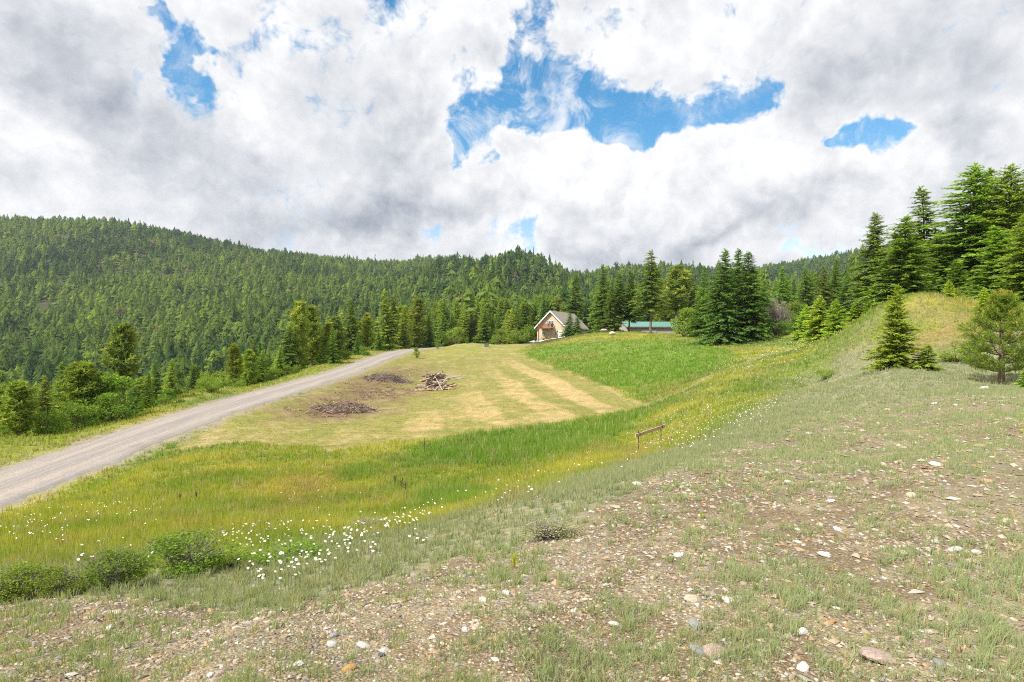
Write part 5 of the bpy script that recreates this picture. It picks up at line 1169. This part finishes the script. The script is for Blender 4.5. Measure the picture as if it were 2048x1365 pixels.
def grass():
    parts = []
    for (r0, r1, n, nb, seg2, wk, seed) in ((2.1, 8.5, 12500, 12, True, .0011, 91), (8.5, 24, 44000, 6, False, .0011, 92), (24, 125, 64000, 4, False, .0013, 93)):
        g = np.random.default_rng(seed); r = np.exp(g.uniform(math.log(r0), math.log(r1), n)); th = g.uniform(-1, 1, n)*(1.02 if seg2 else .80); x, y = np.sin(th)*r, np.cos(th)*r
        z = zones(x, y); n1 = fbm(x, y, 1.7, 3, 207+seed); n0 = fbm(x, y, .5, 3, 220)
        H = .22+0*x; dn = np.ones(n); c = ground_color(x, y, z)*1.05
        def st(mk, hv, dv=None, cv=None, k=1.0):
            nonlocal H, dn, c
            m = z[mk] if isinstance(mk, str) else mk
            H = H*(1-m)+hv*m
            if dv is not None: dn = dn*(1-m)+dv*m
            if cv is not None: c = c*(1-(m*k)[:, None])+np.array(cv)*(m*k)[:, None]
        st('verge', .24); st('bank', .34); st(np.maximum.reduce([z['lush'], z['lush2'], z['lush3']]), .35)
        st('grey', .125, .92, (.205, .23, .135), .75); n9 = fbm(x, y, 4.5, 2, 230+seed); st('gravel', .085, np.clip((n1-.45)*2.2+(n9-.5)*3.2+.30+(n0-.45)*1.2+.16*sstep(r, 5, 9), .03, .97), (.215, .25, .135), .92)
        st('mown', .055, .85); st('chips', .03, .12); st('trail', .05, .15); st('mound', .10, .7); st('wood', .25, .35)
        H *= (.7+.6*n1)*(.85+.3*n0)
        dn = dn*sstep(z['road'], 2.2, 3.0)*(1-.9*(np.hypot(x-4.45, y-19.8) < .45))*(1-.9*(np.hypot(x-5.65, y-21.3) < .45)); 
        k = (g.uniform(0, 1, n) < dn) & (H > .012); x, y, H, c, r = x[k], y[k], H[k], c[k], r[k]; m = len(x)
        dry = g.uniform(0, 1, (m, 1)) < .10; c = np.where(dry, np.array((.30, .27, .17)), c)
        sp = np.clip((.012 if seg2 else .02)+r*.0030, .015, .5); w = np.maximum(r*wk, .0028)
        parts.append(blades(x, y, h(x, y), H, nb, sp, w, c, seed+5, seg2, .34 if seg2 else .28))
    V = []; T = []; Cc = []; o = 0
    for v, t, c in parts: V.append(v); T.append(t+o); Cc.append(c); o += len(v)
    me = mesh_np('grass', np.concatenate(V), tris=np.concatenate(T), mats=(MAT_GRASS,), color=np.clip(np.concatenate(Cc), .01, .8))
    tag(link('grass', me), 'meadow grasses, tall and green in the hollow, sparse on the stony slope', 'grass', kind='stuff'); print('grass tris', sum(len(t) for t in T))
grass()

# ------------------------------------------------------------------ foreground shrubs
def near_shrub(px_, py_, wpx, hpx, label, seed, cols=((.055, .092, .018), (.15, .195, .036)), bare=85, n=4200, leaf=.055, grp=None):
    p = unproj([px_], [py_])[0]; D = p[1]; Wm = wpx/F*D/2; Hm = hpx/F*D
    cr, tk = leafy('near_shrub', seed, .55, .0, 34, n, leaf*.8, cols[0], cols[1], MAT_GREYBARK, bare)
    root = empty('shrub', (p[0], p[1], h(p[0], p[1]))); root.scale = (Wm*2, Wm*1.5, Hm); tag(root, label, 'shrub', grp)
    link('crown', cr, root); link('trunk', tk, root)
near_shrub(372, 1150, 165, 88, 'tallest foreground shrub with grey twigs on top', 801)
near_shrub(228, 1178, 150, 80, 'wide dark shrub left of the tallest foreground shrub', 802)
near_shrub(118, 1192, 105, 58, 'foreground shrub with pale twigs between the wide one and the frame edge', 803, bare=90)
near_shrub(18, 1202, 130, 72, 'foreground shrub cut by the left frame edge', 804)
near_shrub(585, 1120, 150, 42, 'low green clump among the daisies', 805, ((.07, .12, .02), (.17, .23, .04)), 8, 3200, .06)
near_shrub(460, 1135, 120, 40, 'flat leafy clump right of the tallest foreground shrub', 806, ((.08, .13, .025), (.18, .23, .05)), 6, 2400, .06)
near_shrub(1098, 1078, 140, 40, 'low purplish-grey twiggy shrub on the stony slope', 807, ((.15, .16, .08), (.25, .24, .15)), 130, 1500, .05)
near_shrub(740, 1065, 120, 28, 'small grey-green twiggy shrub above the daisies', 808, ((.11, .13, .05), (.19, .20, .10)), 90, 900, .05)
near_shrub(1652, 758, 44, 20, 'dark green grass-like clump in the daisy meadow', 809, ((.08, .12, .02), (.17, .21, .04)), 5, 1200, .08)
near_shrub(85, 868, 60, 46, 'leafless brown bush at the road verge', 810, ((.10, .09, .05), (.16, .13, .08)), 160, 250, .04)
for i, (px_, tp, D, lb) in enumerate(((230, 782, 36.5, 'low green bush at the roadside under the lone tall pine'), (160, 800, 34.5, 'spreading pale bush at the roadside under the bushy pine'), (420, 752, 48, 'low pale bush on the verge right of the bright larch'), (330, 775, 42.5, 'leafy bush on the verge below the bright larch'), (545, 735, 64, 'bright low bush left of the big roadside pine pair'), (580, 726, 70, 'leafy bush under the big roadside pine pair'), (640, 712, 80, 'bush at the verge right of the big roadside pine pair'), (690, 700, 88, 'bush at the verge under the thin tall larch'), (470, 755, 54, 'bush at the foot of the slender grey-trunked pine'), (10, 850, 30, 'bush at the left frame edge above the verge'), (100, 820, 32.5, 'bush at the roadside right of the lowest pine'))):
    plant_px('leafy', px_, tp, D, lb, 'bushes along the far verge', i % 3, 1.35)
def seedling(px_, py_, hpx, label, seed):
    g = np.random.default_rng(seed); p = unproj([px_], [py_])[0]; Hm = hpx/F*p[1]; K = Kites(); m = 150
    zz = g.uniform(.12, 1, m); d = unit(g.normal(0, 1, (m, 3))*np.array([1, 1, .4])+np.array([0, 0, .9])); side = unit(np.cross(d, g.normal(0, 1, (m, 3)))); u = g.uniform(0, 1, (m, 1))
    K.add(np.stack([g.normal(0, .05, m), g.normal(0, .05, m), zz], 1)*Hm, d, side, g.uniform(.25, .45, m)*Hm, np.full(m, .035)*Hm, np.array((.13, .17, .025))*(1-u)+np.array((.27, .28, .04))*u)
    root = empty('pine_seedling', (p[0], p[1], h(p[0], p[1]))); tag(root, label, 'seedling'); link('needles', K.mesh('needles', MAT_LEAF), root)
    V, Q = tubes([(np.array([(0, 0, -.02), (0, 0, Hm)]), (.05*Hm, .02*Hm))], 5); link('stem', mesh_np('seedling_stem', V, quads=Q, mats=(MAT_BARK,)), root)
for a in ((1028, 1138, 26, 'yellow-green pine seedling in the slope grass', 901), (1403, 1038, 14, 'tiny pine seedling above the orange gravel', 902), (812, 1204, 14, 'yellow-green seedling at the edge of the gravel', 903), (720, 1215, 12, 'bright tuft-like seedling left in the long grass', 904), (1735, 1282, 14, 'bright green leafy seedling above the large flat stone', 905)): seedling(*a)
def stalk(px_, py_, hpx, label, seed):
    g = np.random.default_rng(seed); p = unproj([px_], [py_])[0]; Hm = hpx/F*p[1]; n = 9
    pts = np.stack([np.cumsum(g.normal(0, .006, n)), np.cumsum(g.normal(0, .006, n)), np.linspace(-.02, Hm, n)], 1); segs = [(pts, np.concatenate([np.full(4, .009), np.full(4, .018), [.006]]))]
    for j in range(5):
        b = pts[4+j//2]; segs.append((np.array([b, b+np.array([g.normal(0, .08), g.normal(0, .08), .12])]), (.006, .003)))
    V, Q = tubes(segs, 5); o = link('dead_stalk', mesh_np('dead_stalk', V, quads=Q, mats=(M_RUST,)), None, (p[0], p[1], h(p[0], p[1]))); tag(o, label, 'dead stalk')
for a in ((848, 912, 38, 'tall dead brown stalk left of the lush grass strip', 1), (922, 893, 16, 'dead stalk at the left end of the lush grass', 2), (935, 892, 18, 'second dead stalk at the left end of the lush grass', 3), (948, 890, 16, 'third dead stalk at the left end of the lush grass', 4), (790, 975, 24, 'dead stalk in the bare patch of the hollow', 5), (803, 978, 22, 'branched dead stalk right in the bare patch of the hollow', 6), (812, 990, 26, 'leaning dead stalk below the bare patch', 7), (362, 1005, 16, 'dark dead stalk in the yellow meadow', 8), (392, 1003, 18, 'dark dead stalk with a knob in the yellow meadow', 9), (1555, 688, 22, 'thin dead stem on the meadow skyline', 10)): stalk(*a)

# ------------------------------------------------------------------ daisies
M_PETAL = plain_mat('white_petals', (.80, .80, .78), .7, .2, .04, 20, 0); M_DISC = plain_mat('yellow_disc', (.70, .45, .05), .8, .2, .1, 20, 0); M_STEM = plain_mat('green_stem', (.20, .26, .09), .8, .2, .2, 10, 0)
def daisy_mesh(seed):
    g = np.random.default_rng(seed); V = []; Fc = []; mi = []; n = 11; Hs = .30+.05*g.uniform(-1, 1); tilt = np.array([g.normal(-.1, .15), g.normal(.22, .15)])
    def P3(r, a, z): 
        x, y = r*math.cos(a), r*math.sin(a); return (x, y, Hs+z+tilt[0]*x+tilt[1]*y)
    for k in range(n):
        a = k*2*math.pi/n; w = .26; o = len(V); rl = .021*g.uniform(.9, 1.1)
        V += [P3(.005, a, 0), P3(rl*.75, a-w, .001), P3(rl, a, -.001), P3(rl*.75, a+w, .001)]; Fc.append((o, o+1, o+2, o+3)); mi.append(0)
    o = len(V); V += [P3(.0065, k*math.pi/3, .0025) for k in range(6)]; Fc.append(tuple(range(o, o+6))); mi.append(1)
    for k in range(2):
        o = len(V); a = k*1.57; V += [(-0.0013*math.cos(a), -0.0013*math.sin(a), -.02), (0.0013*math.cos(a), 0.0013*math.sin(a), -.02), (.0015, .0015, Hs), (-.0015, -.0015, Hs)]; Fc.append((o, o+1, o+2, o+3)); mi.append(2)
    me = bpy.data.meshes.new('daisy'); me.from_pydata(V, [], Fc)
    for m in (M_PETAL, M_DISC, M_STEM): me.materials.append(m)
    me.polygons.foreach_set('material_index', mi); me.update(); return me
DAISY = [daisy_mesh(i) for i in range(6)]
def daisies():
    g = random.Random(44); spots = []
    near = [(690, 1105, 90, 32, 105, 'white daisy in the patch on the slope above the gravel'), (570, 1165, 60, 26, 48, 'white daisy in the long grass below the low green clump'), (540, 1095, 70, 18, 42, 'white daisy behind the low green clump'), (250, 1150, 70, 16, 26, 'white daisy in front of the wide dark shrub'), (470, 1095, 40, 14, 20, 'white daisy right behind the tallest foreground shrub'), (800, 1080, 40, 16, 26, 'white daisy by the grey-green twiggy shrub'), (1010, 1015, 50, 14, 14, 'white daisy on the grey slope near its top')]
    for px_, py_, sx_, sy_, n, lb in near:
        ab = np.array([(g.gauss(0, .55), g.gauss(0, .55)) for i in range(n)]); pp = unproj(px_+sx_*ab[:, 0]*1.7, py_+sy_*ab[:, 1]*1.6-sy_*ab[:, 0]*.5); hz = h(pp[:, 0], pp[:, 1])
        for p, z_ in zip(pp, hz):
            o = link('daisy', DAISY[g.randrange(6)], None, (p[0], p[1], z_)); s_ = g.uniform(.5, .8); o.scale = (s_, s_, g.uniform(.6, 1.0)); o.rotation_euler = (0, 0, g.uniform(-.6, .6)); tag(o, lb, 'daisy', lb.replace('white daisy', 'daisies'))
    far = [(1370, 865, 60, 22, 190), (1440, 835, 60, 20, 130), (1500, 850, 50, 22, 120), (1380, 905, 50, 20, 90), (1300, 905, 50, 16, 50), (1530, 815, 50, 20, 110), (1240, 930, 70, 18, 20), (1520, 725, 70, 12, 240), (1580, 700, 60, 9, 220), (1480, 745, 40, 8, 110), (1610, 685, 40, 6, 90), (1640, 720, 60, 16, 70), (1590, 770, 60, 18, 90), (1700, 760, 50, 20, 50),
           (1430, 790, 50, 12, 60), (1150, 702, 30, 5, 60), (1270, 700, 20, 4, 30), (1380, 712, 20, 5, 30), (110, 1065, 110, 26, 90), (260, 1045, 70, 18, 40), (60, 1100, 60, 14, 30), (870, 1050, 80, 16, 30), (1100, 975, 90, 16, 25), (660, 1015, 90, 16, 20), (1300, 690, 70, 6, 30)]
    P2 = []
    for px_, py_, sx_, sy_, n in far:
        for i in range(int(n*.55)):
            a, b = g.gauss(0, .6), g.gauss(0, .6); P2.append((px_+sx_*a*1.3, py_+sy_*b*1.2-sy_*a*.5))
    q = np.array(P2); p = unproj(q[:, 0], q[:, 1]); r = p[:, 1]; m = len(p); gg = np.random.default_rng(4)
    R_ = np.clip(r*.00052, .010, .032)*gg.uniform(.7, 1.2, m); z = h(p[:, 0], p[:, 1])+gg.uniform(.20, .42, m); an = np.arange(6)*math.pi/3
    V = np.stack([p[:, :1]+R_[:, None]*np.cos(an), p[:, 1:2]+R_[:, None]*np.sin(an), z[:, None]+R_[:, None]*(.45*np.sin(an)+gg.normal(0, .15, (m, 6)))], -1)
    T = np.concatenate([np.arange(m)[:, None]*6+np.array([[0, i, i+1]]) for i in range(1, 5)], 0)
    me = mesh_np('daisies', V.reshape(-1, 3), tris=T, mats=(M_PETAL,)); tag(link('daisies', me), 'drifts of tiny white daisies across the meadow', 'daisies', kind='stuff')
daisies()

# ------------------------------------------------------------------ the air between here and the hills
def haze():
    lo = min(GROUND.data.vertices, key=lambda v: v.co.z).co.z-1.0; hi = max(v.co.z for v in GROUND.data.vertices)+30
    o = poly_obj('haze', box(-3400, 3400, -3400, 3400, lo, hi), bpy.data.materials.new('air'))
    m = o.data.materials[0]; m.use_nodes = True; t = m.node_tree; t.nodes.clear()
    ou = t.nodes.new('ShaderNodeOutputMaterial'); v = t.nodes.new('ShaderNodeVolumePrincipled')
    v.inputs['Color'].default_value = (.80, .88, 1.0, 1); v.inputs['Density'].default_value = .00010; v.inputs['Anisotropy'].default_value = .2
    t.links.new(v.outputs[0], ou.inputs['Volume'])
    tag(o, 'thin blue summer haze over the valley', 'haze', kind='stuff')
haze()

# ------------------------------------------------------------------ tell small sets of alike trees apart by their order
def order_labels():
    sets = {}
    for o in COL.objects:
        if o.parent is None and o.type == 'EMPTY' and o.get('group') and o.get('label'): sets.setdefault(o['label'], []).append(o)
    names = ('first', 'second', 'third', 'fourth', 'fifth', 'sixth', 'seventh', 'eighth', 'ninth', 'tenth')
    for lb, os_ in sets.items():
        if 1 < len(os_) <= 10:
            os_.sort(key=lambda o: o.location.x/o.location.y)
            for n, o in zip(names, os_):
                new = lb+', '+n+' from the left'
                if len(new.split()) <= 16: o['label'] = new
order_labels()
